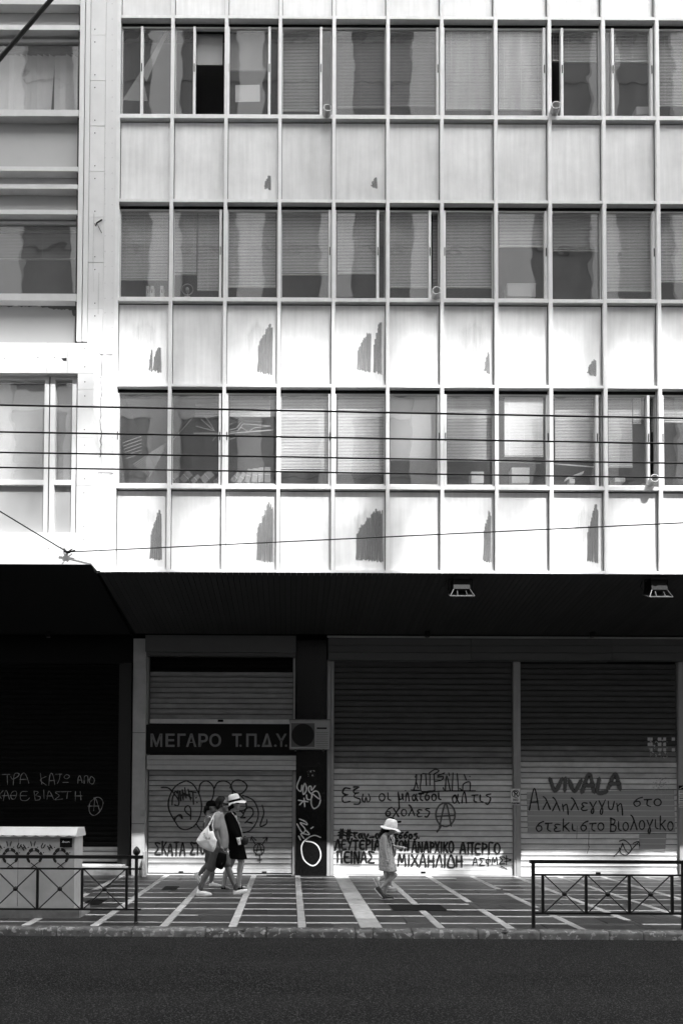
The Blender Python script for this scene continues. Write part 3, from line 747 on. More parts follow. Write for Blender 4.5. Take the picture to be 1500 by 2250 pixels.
# first bay
xa, xb_ = GX(327.5), GX(642.5)
sh1 = shutter(bld, xa, xb_, GZ(1919.5), GZ(1694), YS, .1105, 'shutter_b')
sh1u = shutter(bld, xa, xb_, GZ(1592), GZ(1477), YS+.02, .1105, 'shutter')
for x in (GX(400), GX(582)):
    bx('lock', M['black'], sh1, x-.05, x+.05, YS-.02, YS-.0125, .05, .075)
bx('lock', M['black'], sh1u, GX(478), GX(490), YS-.012, YS+.007, GZ(1588), GZ(1583))
for i in range(3):
    y = 1448+11*i
    bx('fixed_slat', M['shutter_d'], bld, xa, xb_, YS+.06, YS+.09, GZ(y+9), GZ(y))
bx('guide_rail', M['guide'], bld, GX(320), GX(326), YS-.06, YS+.05, 0, GZ(1696))
bx('guide_rail', M['guide'], bld, GX(643), GX(650), YS-.06, YS+.05, 0, GZ(1696))
bx('guide_rail', M['guide'], bld, GX(320), GX(326), YS-.05, YS+.05, GZ(1594), GZ(1436))
bx('guide_rail', M['guide'], bld, GX(643), GX(648), YS-.05, YS+.05, GZ(1594), GZ(1436))
bx('shutter_housing', M['fascia'], bld, GX(317,13.5), GX(649,13.5), 13.5, 13.72, GZ(1434,13.5), GZ(1400,13.5)+.02)
bx('housing_trim', M['fascia'], bld, GX(319,13.55), GX(648,13.55), 13.55, 13.72, GZ(1443,13.55), GZ(1436,13.55))
for i in range(3):
    bx('housing_slat', M['shutter_l'], bld, GX(322.5,13.6), GX(650,13.6), 13.60+.004*i, 13.70, GZ(1671.5+11*i,13.6), GZ(1661.5+11*i,13.6))
# name board of the building with its letters
sg = bx('sign_board', M['black'], bld, GX(320.5,13.62), GX(650,13.62), 13.62, 13.72, GZ(1659,13.62), GZ(1594.5,13.62))
def text_mesh(ch, size, depth, m, offset=0.0):
    cu = bpy.data.curves.new('letter', 'FONT'); cu.body = ch; cu.size = size; cu.extrude = depth; cu.offset = offset
    cu.align_x = 'CENTER'
    o = bpy.data.objects.new('letter', cu); COL.objects.link(o)
    bpy.context.view_layer.update()
    me = bpy.data.meshes.new_from_object(o.evaluated_get(bpy.context.evaluated_depsgraph_get()))
    bpy.data.objects.remove(o); me.materials.clear(); me.materials.append(m)
    me.transform(Matrix.Rotation(R(90), 4, 'X'))
    return me
def letters(txt, xs, ytop, ybot, Y, m, parent, depth=.006, wide=None, offset=.004, name='letter'):
    for i, (ch, (u, v)) in enumerate(zip(txt, xs)):
        me = text_mesh(ch, 1.0, 1.0, m, 0.02)
        co = [v_.co for v_ in me.vertices]
        x0, x1 = min(c.x for c in co), max(c.x for c in co); z0, z1 = min(c.z for c in co), max(c.z for c in co)
        a, b = P(u, ybot, Y), P(v, ytop, Y)
        for v_ in me.vertices:
            v_.co.x = (v_.co.x-x0)/(x1-x0)*(b.x-a.x)-(b.x-a.x)/2
            v_.co.z = (v_.co.z-z0)/(z1-z0)*(b.z-a.z)
            v_.co.y = depth*(1 if v_.co.y > 0 else -1)
        inst(name, me, parent, ((a.x+b.x)/2, Y, a.z))
letters('ΜΕΓΑΡΟ', [(331,357),(364,384),(390,408),(409,432),(436,457),(460,486)], 1612, 1641, 13.612, M['letter'], sg)
letters('ΤΠΔΥ', [(510,531),(541,564),(575,598),(606,630)], 1612, 1641, 13.612, M['letter'], sg)
letters('....', [(526,531),(565,571),(602,608),(626,631)], 1636, 1641, 13.612, M['letter'], sg)
# stone pillars
pl = bx('pillar', M['pillar'], bld, GX(291,13.58), GX(319,13.58), 13.58, 14.0, 0, 5.06)
for y in (1612, 1812):
    bx('joint', M['gasket'], pl, GX(291,13.58)-.001, GX(319,13.58)+.001, 13.577, 13.5795, GZ(y+1,13.58), GZ(y,13.58))
bx('door_bell', M['steel'], pl, GX(310,13.55), GX(319,13.55), 13.545, 13.5795, GZ(1796,13.55), GZ(1782,13.55))
bx('bollard_stub', M['pillar'], bld, GX(316,13.4), GX(322,13.4), 13.35, 13.5, 0, GZ(1873,13.4))
gp = bx('granite_pillar', M['granite'], bld, GX(651,13.66), GX(717,13.66), 13.66, 14.0, 0, 5.06)
# second and third bays
sh2 = shutter(bld, GX(733), GX(1125), GZ(1921.5), GZ(1454), YS, .1222, 'shutter_w', zones=[(GZ(1716),'shutter_m3'),(GZ(1692),'shutter_m'),(GZ(1676),'shutter_m2'),(GZ(1650),'shutter_up')])  # lower slats overpainted grey; darker steps above also paint the overhang's shade
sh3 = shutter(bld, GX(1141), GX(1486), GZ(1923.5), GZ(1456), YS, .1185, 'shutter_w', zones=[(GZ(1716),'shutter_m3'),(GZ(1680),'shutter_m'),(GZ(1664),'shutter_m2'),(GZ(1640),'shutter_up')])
for s_, x in ((sh2, GX(929)), (sh3, GX(1311))):
    bx('lock', M['black'], s_, x-.05, x+.05, YS-.02, YS-.0125, .05, .09)
for u, v in ((718,725),(726,732.5),(1126,1140.5),(1487,1497)):
    g = bx('guide_rail', M['guide'], bld, GX(u), GX(v), YS-.07 - (.02 if u == 718 else 0), YS+.05, 0, GZ(1452))
bx('guide_groove', M['guide'], bld, GX(1131), GX(1135.5), YS-.082, YS-.0705, .001, GZ(1453))
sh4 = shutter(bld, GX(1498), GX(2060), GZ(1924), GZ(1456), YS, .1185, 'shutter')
for i, (y0, y1) in enumerate(((1400,1416.5),(1417.5,1432.5),(1433.5,1449))):
    for u, v in ((721,1035),(1035.7,1345),(1345.7,2060)):
        bx('fascia_board', M['fascia'], bld, GX(u,13.5), GX(v,13.5), 13.50+.004*i, 13.75, P(u,y1,13.5).z-.004*(u>1000), P(u,y0,13.5).z-.004*(u>1000))
bx('fascia_trim', M['guide'], bld, GX(718,13.44), GX(2060,13.44), 13.44, 13.495, GZ(1400.5,13.44), GZ(1397.5,13.44))
bx('threshold', M['marble_g'], bld, GX(326), GX(2060), YS-.04, YS+.1, -.01, .012)

# ---- graffiti (thin films of paint on the shutters)
YG = YS-.0165
s1 = word('ΣΚΑΤΑ', 341, 1877, 407, 26, .02, jit=.03) + word('ΣΤΟ', 419, 1876, 450, 24, .03)
strokes_obj('graffiti', M['spray'], sh1, YG, s1, 6.0, .5, label='black spray lettering low on the shutter')
z6 = lambda x, y: (340+x/9.375, 1700+y/9.375)
s1 = [[z6(*p) for p in q] for q in (
 [(140,285),(270,290),(370,370),(430,450),(500,560),(480,660),(410,640)],
 [(620,155),(420,270),(300,500),(290,720),(380,920),(430,1000),(520,1120),(660,1150),(830,1060),(940,860),(965,640),(920,430),(800,230),(700,165),(620,155)],
 [(400,920),(500,850),(560,920),(570,910),(530,840),(450,890),(410,960)],
 [(740,940),(740,720),(680,660),(620,720),(650,800),(740,870)],
 [(910,420),(940,220),(1050,150),(1160,200),(1220,320),(1200,480),(1160,560)],
 [(1230,300),(1300,180),(1430,150),(1540,200),(1600,330),(1600,440)],
 [(860,1040),(930,1140),(1010,1200)],
 [(360,640),(370,500),(430,360),(460,400)], [(480,350),(500,520)], [(520,360),(540,560)], [(570,330),(590,540)],[(620,290),(650,500)],[(690,320),(740,540)],
 [(720,360),(850,390)],[(790,390),(800,630)],[(560,440),(720,430)],[(600,400),(760,500)],[(860,490),(850,500)],[(870,590),(880,595)])]
z3 = lambda x, y: (320+x/4.412, 1690+y/4.412)
s1 += [[z3(*p) for p in q] for q in (
 [(820,180),(850,120),(910,105),(970,140),(980,180),(940,230),(890,240),(830,190)],
 [(940,255),(1040,300),(1090,400),(1080,500),(1020,590),(950,615)],
 [(1130,350),(1145,430),(1110,550),(1170,530),(1175,490)],
 [(915,400),(950,440),(920,470),(965,470)],[(965,520),(1040,440),(1030,380),(980,380),(950,430)],[(975,510),(1035,525)],
 [(900,240),(960,300),(975,380),(910,410)])]
strokes_obj('graffiti', M['spray'], sh1, YG, s1, 4.6, .3, label='black bubble letter outline on the shutter')
ca = lambda cx, cy, r_, ry: [[(cx+r_*math.cos(R(a)), cy+ry*math.sin(R(a))) for a in range(60, 425, 20)],
      [(cx-r_*.62, cy+ry*1.05), (cx+.02*r_, cy-ry*.95), (cx+r_*.6, cy+ry*.95)], [(cx-r_*.9, cy+ry*.15), (cx+r_*.95, cy+ry*.05)]]
s1 = ca(569, 1866, 11.5, 12.5)+[[z3(1060,725),z3(1025,660)],[z3(1020,690),z3(1028,655),z3(1070,690)],[z3(1135,725),z3(1175,665)],[z3(1140,670),z3(1178,662),z3(1172,700)],[z3(1105,830),z3(1105,910)],[z3(1085,880),z3(1125,878)]]
strokes_obj('graffiti', M['spray'], sh1, YG, s1, 3.4, .2, label='small circled letter with arrows')
# second shutter
s2 = word('Ɛξω', 752, 1763, 813, 28, 0, jit=.01)+word('οι', 832, 1759, 857, 26)+word('μπατσοι', 874, 1759, 967, 24, .0)+word('απ', 992, 1764, 1027, 30)+word('τις', 1036, 1763, 1077, 26)
s2 += word('σχολες', 846, 1793, 943, 24, 0, jit=.04)
strokes_obj('graffiti', M['spray'], sh2, YG, s2, 4.8, .5, label='black cursive spray lettering in two lines')
strokes_obj('graffiti', M['spray_s'], sh2, YG-.006, [{'p': q, 'w': 5} for q in ca(978, 1790, 21, 26)]+[[(968,1816),(959,1829),(962,1824)]], 5, .2, label='circled letter A in black spray')
zt = lambda x, y: (700+x/3.26, 1680+y/3.26)
s2 = [[zt(*p) for p in q] for q in ([(690,90),(700,70),(695,130),(680,180)],[(660,182),(720,185)],[(700,130),(710,170)],[(730,80),(745,65),(800,70)],[(735,80),(730,185),(790,190),(830,185)],
 [(765,70),(770,150)],[(795,75),(795,150)],[(825,70),(830,190)],[(790,60),(830,35),(860,45),(820,70)],[(835,120),(880,110),(890,85),(850,90)],[(850,80),(900,60)],
 [(895,180),(890,165)],[(905,185),(915,80),(940,185)],[(935,80),(930,60)],[(960,60),(955,185)],[(990,65),(1000,180)],[(1040,70),(1055,110)],[(1080,85),(1082,86)],
 [(1030,180),(1035,140),(1080,125),(1082,185)],[(620,187),(622,188)],[(715,205),(880,190),(1120,188)],[(1010,172),(1030,190)])]
strokes_obj('graffiti', M['spray'], sh2, YG-.012, s2, 4.2, .2, label='angular black tag with underline')
s2 = word('##ταν_α', 744, 1841, 834, 17, .02)+word('τσσος.', 866, 1842, 921, 15)
s2 += word('ΛΕΥΤΕΡΙΑ', 736, 1867, 834, 22, .0, jit=.03)+word('ΣΤΟΝ', 852, 1868, 898, 22)+word('ΑΝΑΡΧΙΚΟ', 905, 1873, 996, 23, .0)+word('ΑΠΕΡΓΟ', 1010, 1875, 1098, 24, .02)
s2 += word('ΠΕΙΝΑΣ', 740, 1896, 822, 24, 0)+word('ΜΙΧΑΗΛΙΔΗ', 874, 1902, 1015, 25, .02, jit=.03)
strokes_obj('graffiti', M['spray'], sh2, YG, s2, 6.6, .45, label='heavy black block capitals along the shutter foot')
s2 = word('ΑΣΦΜΣ', 1038, 1902, 1108, 16, -.06)+[[(1112,1880),(1112,1900)],[(1107,1885),(1122,1890),(1108,1893)],[(1100,1903),(1113,1910)]]
strokes_obj('graffiti', M['spray'], sh2, YG, s2, 3.6, .3, label='small black tag beside the capitals')
# third shutter
patch_obj('overpaint', M['overpaint'], sh3, YG+.0015, [(1156,1741),(1480,1736),(1483,1828),(1158,1829)], .04)
patch_obj('overpaint', M['overpaint'], sh3, YG+.0015, [(1403,1833),(1463,1832),(1460,1872),(1402,1867)], .06)
s3 = word('VIVALA', 1206, 1737, 1362, 30, .0, slant=.06, jit=.09, gap=.1)
strokes_obj('graffiti', M['spray_s'], sh3, YG-.001, s3, 13, .3, label='broad faded brush capitals')
z4 = lambda x, y: (1140+x/4.167, 1690+y/4.167)
s3 = word('Α', 1162, 1780, 1184, 48)+word('λληλεγγυη', 1192, 1780, 1368, 28, 0, jit=.05)+word('στο', 1390, 1771, 1452, 24)
s3 += word('στεκι', 1176, 1826, 1262, 26, 0)+word('στο', 1274, 1825, 1326, 26)+word('Βιολογικο', 1339, 1825, 1478, 29, 0, jit=.05)
strokes_obj('graffiti', M['spray'], sh3, YG-.0045, s3, 4.4, .45, label='black spray lettering in two lines over grey overpaint')
s3 = [[z4(*p) for p in q] for q in ([(865,800),(920,740),(945,680)],[(945,680),(970,740),(1000,770)],[(915,660),(960,650),(1010,690),(1025,740),(980,785),(930,770),(915,720)],[(1000,770),(1060,700),(1095,665)],[(1040,680),(1090,662),(1100,705)])]
strokes_obj('graffiti', M['spray'], sh3, YG-.003, s3, 3.2, .2, label='small black looped arrow tag')
strokes_obj('graffiti', M['spray_s'], sh3, YG-.002, [[(1293,1825),(1292,1860)],[(1294,1859),(1289,1875)],[(1267,1815),(1266,1842)]], 1.6, .3)
patch_obj('sun_flecks', M['fleck'], sh3, YG+.0012, [(1415,1690),(1484,1690),(1484,1780),(1418,1760)], .5)  # pale flecks painting in broken sunlight on the shutter
patch_obj('sun_flecks', M['fleck'], sh3, YG+.0008, [(1400,1610),(1484,1600),(1484,1688),(1410,1680)], .5)
for px, wd in ((1425,8),(1430,6),(1448,9),(1459,7),(1478,8)):
    for py in (1624,1635.5,1647.5):
        if (px*3+int(py)) % 7: patch_obj('sun_patch', M['sunpatch'], sh3, YG+.0004, [(px-wd/2,py-4),(px+wd/2,py-4),(px+wd/2,py+4),(px-wd/2,py+4)], .35)  # pale squares painted for the lattice of sunlight
# pillar tags
zp = lambda x, y: (640+x/9, 1680+y/9)
sp = [[zp(*p) for p in q] for q in ([(180,240),(110,440),(185,530),(210,410)],[(270,370),(230,480),(240,590),(300,500),(270,370)],[(470,420),(400,510),(390,430),(345,440),(350,530),(405,600),(380,690),(310,680),(300,600)],
 [(410,560),(480,520),(540,560),(560,680),(410,570)],[(390,680),(400,800),(450,870),(540,810),(575,700)],[(140,705),(330,735)],[(250,665),(265,830)],[(165,795),(240,715)])]
sp2 = [[zp(*p) for p in q] for q in ([(160,1075),(280,1130),(310,1190),(175,1150),(270,1270),(250,1340),(200,1330),(110,1170)],[(280,1290),(355,1385),(190,1365),(250,1460)],[(145,1415),(180,1490)],[(385,1265),(430,1235)],
 [(575,1440),(460,1400),(330,1450),(220,1560),(200,1700),(250,1880),(380,1990),(480,1980),(560,1880),(580,1760),(530,1620),(430,1540),(290,1515)])]
strokes_obj('graffiti', M['spray_w'], gp, 13.657, sp, 3.8, .1, label='white paint tag on the black pillar')
strokes_obj('graffiti', M['spray_w'], gp, 13.656, sp2, 3.6, .1, label='white looped paint tag low on the pillar')
patch_obj('glue_marks', M['fleck'], gp, 13.6585, [(662,1684),(705,1684),(700,1716),(668,1714)], .6)
# ================================================================== neighbouring building at the left
nb = thing('neighbour_building', (-5, 11.5, 0), 'marble clad neighbouring building with horizontal grey panels and projecting window frame', 'building')
FX = lambda px, Y=YF: P(px, 700, Y).x
XE = -8.6
# metal cover strip, marble pilaster, trims
cv = bx('cover_strip', M['cover'], nb, FX(226.5), XM[0]-.0315, YF+.01, YF+.2, Z['botb']-.004, ZTOP)
mp_ = MB()
for y0 in list(range(8, 1250, 34)):
    for px in (231.5, 247):
        p = P(px, y0+random.uniform(-2,2), YF+.008); mp_.box(p.x-.005, p.x+.005, YF+.006, YF+.011, p.z-.005, p.z+.005)
tag(mp_.build('rivets', M['steel'], nb), kind='stuff')
ysl = [-420,-300,-190,-80, 78, 178, 278, 378, 478, 578, 680, 779, 880, 1000, 1120, 1256]
for a, b in zip(ysl[:-1], ysl[1:]):
    s = bx('marble_slab', M['marble'], nb, FX(193), FX(226), YF+.004+random.uniform(0,.004), YF+.2, zf(b)+.004, zf(a)-.004)
    for yy in (a+14, b-14):
        p = P(209, yy, YF); bx('anchor_hole', M['gasket'], s, p.x-.008, p.x+.008, YF-.0005, YF+.0035, p.z-.008, p.z+.008)
bx('joint_backing', M['gasket'], nb, FX(165), FX(252), YF+.02, YF+.19, Z['botb'], ZTOP-.01)
bx('vertical_trim', M['cover'], nb, FX(169.5), FX(180), YF-.012, YF+.15, zf(752), ZTOP)
bx('vertical_trim', M['cover'], nb, FX(182), FX(192), YF-.012, YF+.15, zf(752), ZTOP)
# a broken fixing in the joint and a dark drip
strokes_obj('drip_stain', M['smear'], nb, YF-.002, [[(207,470),(205,560),(206,640)],[(218,600),(216,690)]], 7, .4)
tbar = MB().tube([P(211,497,YF-.02), P(213,490,YF-.05), P(224,483,YF+.0)], .012).tube([P(213,490,YF-.05), P(224,512,YF)], .006)
tbar.build('broken_fixing', M['black'], nb)
rr = random.Random(5)
crk = [[(222+rr.uniform(-2,2), y) for y in range(779, 1012, 9)], [(212,779),(220,777),(230,780),(248,778)], [(212,1039),(230,1038),(248,1040)]]
strokes_obj('crack', M['spray'], nb, YF+.0005, crk, 2.2, .6, sharp=True)
# horizontal rails, panels and windows
xl, xr = XE, FX(168)
for (y0, y1) in ((-160,-150),(2,12.5),(58,68.5),(244,258),(369,378.5),(408,417.5),(464,473.5),(648,663)):
    bx('rail', M['alu2'], nb, xl, xr, YF-.005, YF+.14, zf(y1), zf(y0))
for (y0, y1) in ((-150,1),(13,58),(258,369),(379,408),(418,464),(663,756)):
    p = bx('panel', M['lpanel'], nb, xl, xr, YF+.12, YF+.15, zf(y1)+.002, zf(y0)-.002)
    if y0 > 0 and y0 < 600:
        hh = min(14, (y1-y0)*.4)
strokes_obj('peeled_edge', M['peel'], p, YF+.1185, [{'p': [(-60,y0+3),(166,y0+3)], 'w': hh*1.2}, {'p': [(95,y0+hh*.4),(166,y0+hh*.8)], 'w': hh*1.4}, {'p': [(158,y0+4),(163,y0+hh*2)], 'w': 9}], 10, .5)
bx('wall_core', M['roomd'], nb, xl, FX(226), YF+.2, YF+.4, zf(1240), zf(663)); bx('wall_core', M['roomd'], nb, xl, FX(226), YF+.2, YF+.4, zf(473), zf(258)); bx('wall_core', M['roomd'], nb, xl, FX(226), YF+.2, YF+.4, zf(58), ZTOP)
bx('pilaster_core', M['roomd'], nb, FX(166), FX(250), YF+.2, YF+1.2, zf(1250), ZTOP)
bx('back_wall', M['room'], nb, xl, XL-.5, YF+3, YF+3.2, zf(1240), ZTOP)
for y0, y1 in ((80,243),(483,647)):
    mb = MB(); mb.box(xl, xr, YF+.10, YF+.14, zf(y0), zf(y0-6)); mb.box(xr-.035, xr, YF+.10, YF+.14, zf(y1), zf(y0)); mb.box(xl, xr, YF+.09, YF+.14, zf(y1+1), zf(y1-4))
    wn = mb.build('window', M['alu2'], nb)
    bx('pane', M['glass'], wn, xl, xr-.036, YF+.118, YF+.122, zf(y1-4.5), zf(y0+.5))
    if y0 < 100:
        x = FX(164, YF+.3); i = 0; rr = random.Random(2)
        while x > xl:
            wdt = .102; ang = rr.uniform(-.1,.65); lean = .04 if i == 4 else 0
            mb = MB().obox((0,0,0), Vector((math.cos(ang)*wdt*.52, math.sin(ang)*wdt*.52, 0)), Vector((0,.0012,0)), Vector((lean,0,(zf(y0)-zf(y1))/2-.01)))
            mb.build('blind_strip', M['blind'], wn, (x-wdt/2-lean, YF+.3, (zf(y0)+zf(y1))/2)); x -= wdt; i += 1
    else:
        blind_mesh(xl, FX(164, YF+.25), zf(y0), zf(546), YF+.25, 40).build('blind', M['blind_d'], wn)
# projecting marble frame
BXf = lambda px, py=1000: P(px, py, YB).x
BZ = lambda py, px=120: P(px, py, YB).z
bxr = BXf(205)
zt_, zb_ = BZ(753), BZ(1240)
def pslab(u, v, y0, y1, name='marble_slab'):
    s = bx(name, M['marble'], nb, BXf(u)+.003, (BXf(v) if v < 205 else bxr)-.003, YB+random.uniform(0,.003), YB+.3, BZ(y1)+.003, BZ(y0)-.003); return s
for u, v in ((-300,-100),(-100,101),(101,146),(146,205)): pslab(u, v, 753, 820)
for u, v in ((-300,-120),(-120,17),(17,121),(121,205)): pslab(u, v, 1170, 1240)
yy = [820,856,960,1066,1170]
for a, b in zip(yy[:-1], yy[1:]): pslab(169, 205, a, b)
bx('frame_core', M['gasket'], nb, XE-.3, bxr-.01, YB+.03, YF+.15, zt_-.2, zt_-.012); bx('frame_core', M['gasket'], nb, XE-.3, bxr-.01, YB+.03, YF+.15, zb_+.012, BZ(1172)); bx('frame_core', M['gasket'], nb, BXf(171), bxr-.01, YB+.03, YF+.15, zb_+.1, zt_-.1)
bx('frame_side', M['marble'], nb, bxr-.0095, bxr, YB+.302, YF+.02, zb_, zt_)
mh = MB()
for px, py in ((187,766),(187,806),(187,839),(187,870),(186,944),(186,978),(186,1052),(185,1083),(184,1156),(184,1185),(120,786),(84,786),(10,787),(29,1206),(3,1206),(108,1205),(175,1228)):
    p = P(px, py, YB); mh.box(p.x-.008, p.x+.008, YB-.0015, YB+.0005, p.z-.008, p.z+.008)
tag(mh.build('anchor_holes', M['gasket'], nb), kind='stuff')
patch_obj('broken_marble', M['gasket'], nb, YB-.001, [(135,787),(147,786),(147,793),(140,793)], .3)
# joinery inside the frame
JY = YB+.08
JX = lambda px: P(px, 1000, JY).x
JZ = lambda py: P(100, py, JY).z
for u, v, nm in ((97,106.5,'stile'),(109.5,120,'stile'),(158,168,'stile')):
    bx(nm, M['cover'], nb, JX(u), JX(v), JY, JY+.12, JZ(1171), JZ(824))
bx('joint_strip', M['gasket'], nb, JX(105), JX(111), JY+.02, JY+.1, JZ(1171), JZ(826))
for u, v, y0, y1 in ((-300,96.8,826,834),(120.2,157.8,826,833),(-300,96.8,1054,1065),(120.2,157.8,1054,1065),(120.2,157.8,823,825)):
    bx('transom', M['cover'], nb, JX(u) if u > 0 else XE, JX(v), JY+.004, JY+.12, JZ(y1), JZ(y0))
for u, v in ((-300,96.8),(120.2,157.8)):
    x0 = JX(u) if u > 0 else XE
    bx('pane', M['glass'], nb, x0, JX(v), JY+.05, JY+.054, JZ(1054), JZ(834))
    bx('panel', M['lpanel'], nb, x0, JX(v), JY+.06, JY+.09, JZ(1170), JZ(1065))
bx('roller_shade', M['white'], nb, XE, JX(97), JY+.15, JY+.153, JZ(1054), JZ(834)); bx('roller_shade', M['shade'], nb, JX(119), JX(158), JY+.15, JY+.153, JZ(1054), JZ(834))
bx('floor_slab', M['roomd'], nb, XE, -3.0, YF+.2, 14.9, zf(1240)+.03, zf(1240)+.3)
bx('upper_mass', M['lpanel'], nb, XE-2, FX(250), YF+.5, YF+5, ZTOP-.02, ZTOP+3)
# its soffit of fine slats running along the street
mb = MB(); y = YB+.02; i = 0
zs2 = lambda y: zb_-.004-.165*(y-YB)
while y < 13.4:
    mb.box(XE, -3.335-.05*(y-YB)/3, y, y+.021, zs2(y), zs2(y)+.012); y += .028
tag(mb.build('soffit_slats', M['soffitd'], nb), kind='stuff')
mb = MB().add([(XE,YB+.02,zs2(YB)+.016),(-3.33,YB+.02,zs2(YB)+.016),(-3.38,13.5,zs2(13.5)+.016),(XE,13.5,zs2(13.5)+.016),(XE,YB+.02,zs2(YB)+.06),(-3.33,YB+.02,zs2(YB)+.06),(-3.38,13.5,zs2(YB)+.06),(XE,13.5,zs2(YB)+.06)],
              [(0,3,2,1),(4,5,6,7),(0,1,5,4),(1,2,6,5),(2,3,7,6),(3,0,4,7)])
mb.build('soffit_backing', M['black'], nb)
bx('soffit_edge', M['fascia'], nb, XE, GX(280,13.42), 13.42, 13.5, GZ(1392,13.42), GZ(1388.5,13.42))
bx('corner_trim', M['soffit'], nb, -3.335, -3.305, YB+.31, YF+.018, ZS0-.02, ZS0+.05)
# dark shop with a black shutter on a raised step
YD = 14.05
DX = lambda px: P(px, 1700, YD).x
shd = shutter(nb, XE, DX(262), P(130,1893,YD).z, 4.6, YD, .112, 'shutter_d', bar=False)
for z_ in (0,1,2):
    o = [c for c in shd.children if c.name.startswith('slat')][z_]
    o.data = o.data.copy(); o.data.materials.clear(); o.data.materials.append(M['shutter_b'])
bx('lintel', M['black'], nb, XE, DX(290), YD-.03, YD+.3, 4.602, 5.58)
bx('jamb', M['soffit'], nb, DX(262)+.002, DX(274), YD-.08, YD+.2, .02, 4.6)
bx('jamb', M['soffit'], nb, DX(274)+.002, DX(291), YD-.16, YD+.2, .02, 4.6)
st = bx('step', M['conc'], nb, XE, DX(292), 13.62, YD+.3, -.01, .165)
bx('step_edge', M['marble_g'], nb, XE, DX(282), 13.60, YD+.3, .1655, .20)
bx('shop_wall', M['black'], nb, XE-3, DX(290), YD+.31, YD+.5, 0, 5.3)
zd = lambda x, y: (x/5.769, 1680+y/5.769)
sd = [[zd(*p) for p in q] for q in ([(30,125),(130,125)],[(95,130),(100,255)],[(140,150),(165,185),(230,150),(245,115),(200,110),(180,150),(172,262)],[(258,245),(270,140),(310,105),(345,160),(370,238)],[(255,190),(345,185)],
 [(515,110),(535,250)],[(590,150),(515,195),(590,260)],[(622,262),(635,140),(655,108),(680,150),(698,255)],[(635,205),(690,200)],[(710,122),(790,120)],[(765,125),(755,190),(730,240)],[(815,160),(850,125),(885,150),(850,180),(815,160)],[(800,225),(870,225)],
 [(990,235),(995,170),(1015,140),(1035,190),(1045,230)],[(995,195),(1040,195)],[(1070,240),(1075,150),(1115,150),(1115,235)],[(1140,190),(1160,150),(1200,190),(1180,245),(1140,230),(1130,180)],
 [(-30,330),(-20,440)],[(45,330),(0,385),(20,430)],[(45,460),(80,325),(125,440)],[(30,395),(100,393)],[(150,430),(145,370),(185,335),(215,355),(195,430),(150,430)],[(130,393),(200,392)],
 [(350,340),(280,345),(260,395),(275,450),(340,455),(380,420)],[(260,395),(340,395)],[(435,340),(450,450)],[(435,335),(490,350),(455,390),(515,410),(500,445),(450,452)],[(558,320),(562,430)],[(598,445),(625,335),(685,440)],[(590,397),(660,397)],
 [(800,345),(705,350),(755,395),(700,445),(800,435)],[(790,345),(905,342)],[(860,345),(850,430)],[(960,340),(957,462)],[(1020,340),(1030,450)],[(950,398),(1045,396)],
 [(1210,425),(1145,480),(1135,590),(1190,645),(1270,590),(1310,480),(1260,415),(1190,425)],[(1190,585),(1213,430),(1268,595)],[(1115,527),(1255,525)])]
strokes_obj('graffiti', M['chalk'], shd, YD-.018, sd, 2.6, .4, label='pale marker lettering in two lines with a circled A')

# ================================================================== fixtures on the buildings
def ac_unit():
    Yp = 13.30; A = lambda x, y: P(620+x/12.5, 1570+y/12.5, Yp)
    p0, p1 = A(200,945), A(1305,150)
    t = thing('air_conditioner', (p0.x, Yp, p0.z), 'grey outdoor air conditioner unit beside the building name board', 'air conditioner')
    bx('casing', M['acbody'], t, p0.x, p1.x, Yp+.02, Yp+.34, p0.z, p1.z)
    q0, q1 = A(245,890), A(890,235)
    bx('lid', M['acgrey'], t, p0.x-.008, p1.x+.008, Yp+.0, Yp+.35, p1.z+.001, p1.z+.014)
    # fan opening: square panel with a round dark grille
    cx_, cz_ = (q0.x+q1.x)/2, (q0.z+q1.z)/2; r_ = (q1.z-q0.z)/2*.94
    bx('fan_panel', M['acgrey'], t, q0.x, q1.x, Yp+.006, Yp+.0195, q0.z, q1.z)
    g = MB().lathe((cx_, Yp+.004, cz_), [(r_, 0), (r_, -.010)], 32, 'Y').build('fan_grille', M['gasket'], t)
    mb = MB()
    for k in range(1, 7):
        rr = r_*k/7; mb.tube([(cx_+rr*math.cos(a*math.pi/12), Yp-.009, cz_+rr*math.sin(a*math.pi/12)) for a in range(25)], .0025, 4, False)
    for k in range(4):
        a = k*math.pi/4; mb.tube([(cx_-r_*math.cos(a), Yp-.0075, cz_-r_*math.sin(a)), (cx_+r_*math.cos(a), Yp-.0075, cz_+r_*math.sin(a))], .003, 4)
    mb.build('grille_wire', M['black'], g)
    for u0, v0, u1, v1 in ((205,940,240,170),(246,235,890,185),(246,925,890,893)):
        a, b = A(u0, v0), A(u1, v1); bx('front_trim', M['acbody'], t, a.x, b.x, Yp-.004, Yp+.0195, a.z, b.z)
    a, b = A(897,942), A(1295,175); sp_ = bx('side_grille', M['acbody'], t, a.x, b.x, Yp+.0, Yp+.0195, a.z, b.z)
    for k in range(9):
        a, b = A(925, 500+k*50), A(1255, 490+k*50); bx('louvre', M['acgrey'], sp_, a.x, b.x, Yp-.0022, Yp-.0002, a.z, b.z)
    a, b = A(948,398), A(1222,355)
    lg = bx('maker_plate', M['black'], sp_, a.x, b.x, Yp-.003, Yp-.0005, a.z, b.z)
    a, b = A(1320,900), A(1385,620); bx('pipe_cover', M['acbody'], t, a.x, b.x, Yp+.12, Yp+.24, a.z, b.z)
    for f in (.15, .85):
        x = p0.x+(p1.x-p0.x)*f; bx('bracket', M['acgrey'], t, x-.02, x+.02, Yp+.02, 13.66, p0.z-.03, p0.z-.001)
ac_unit()

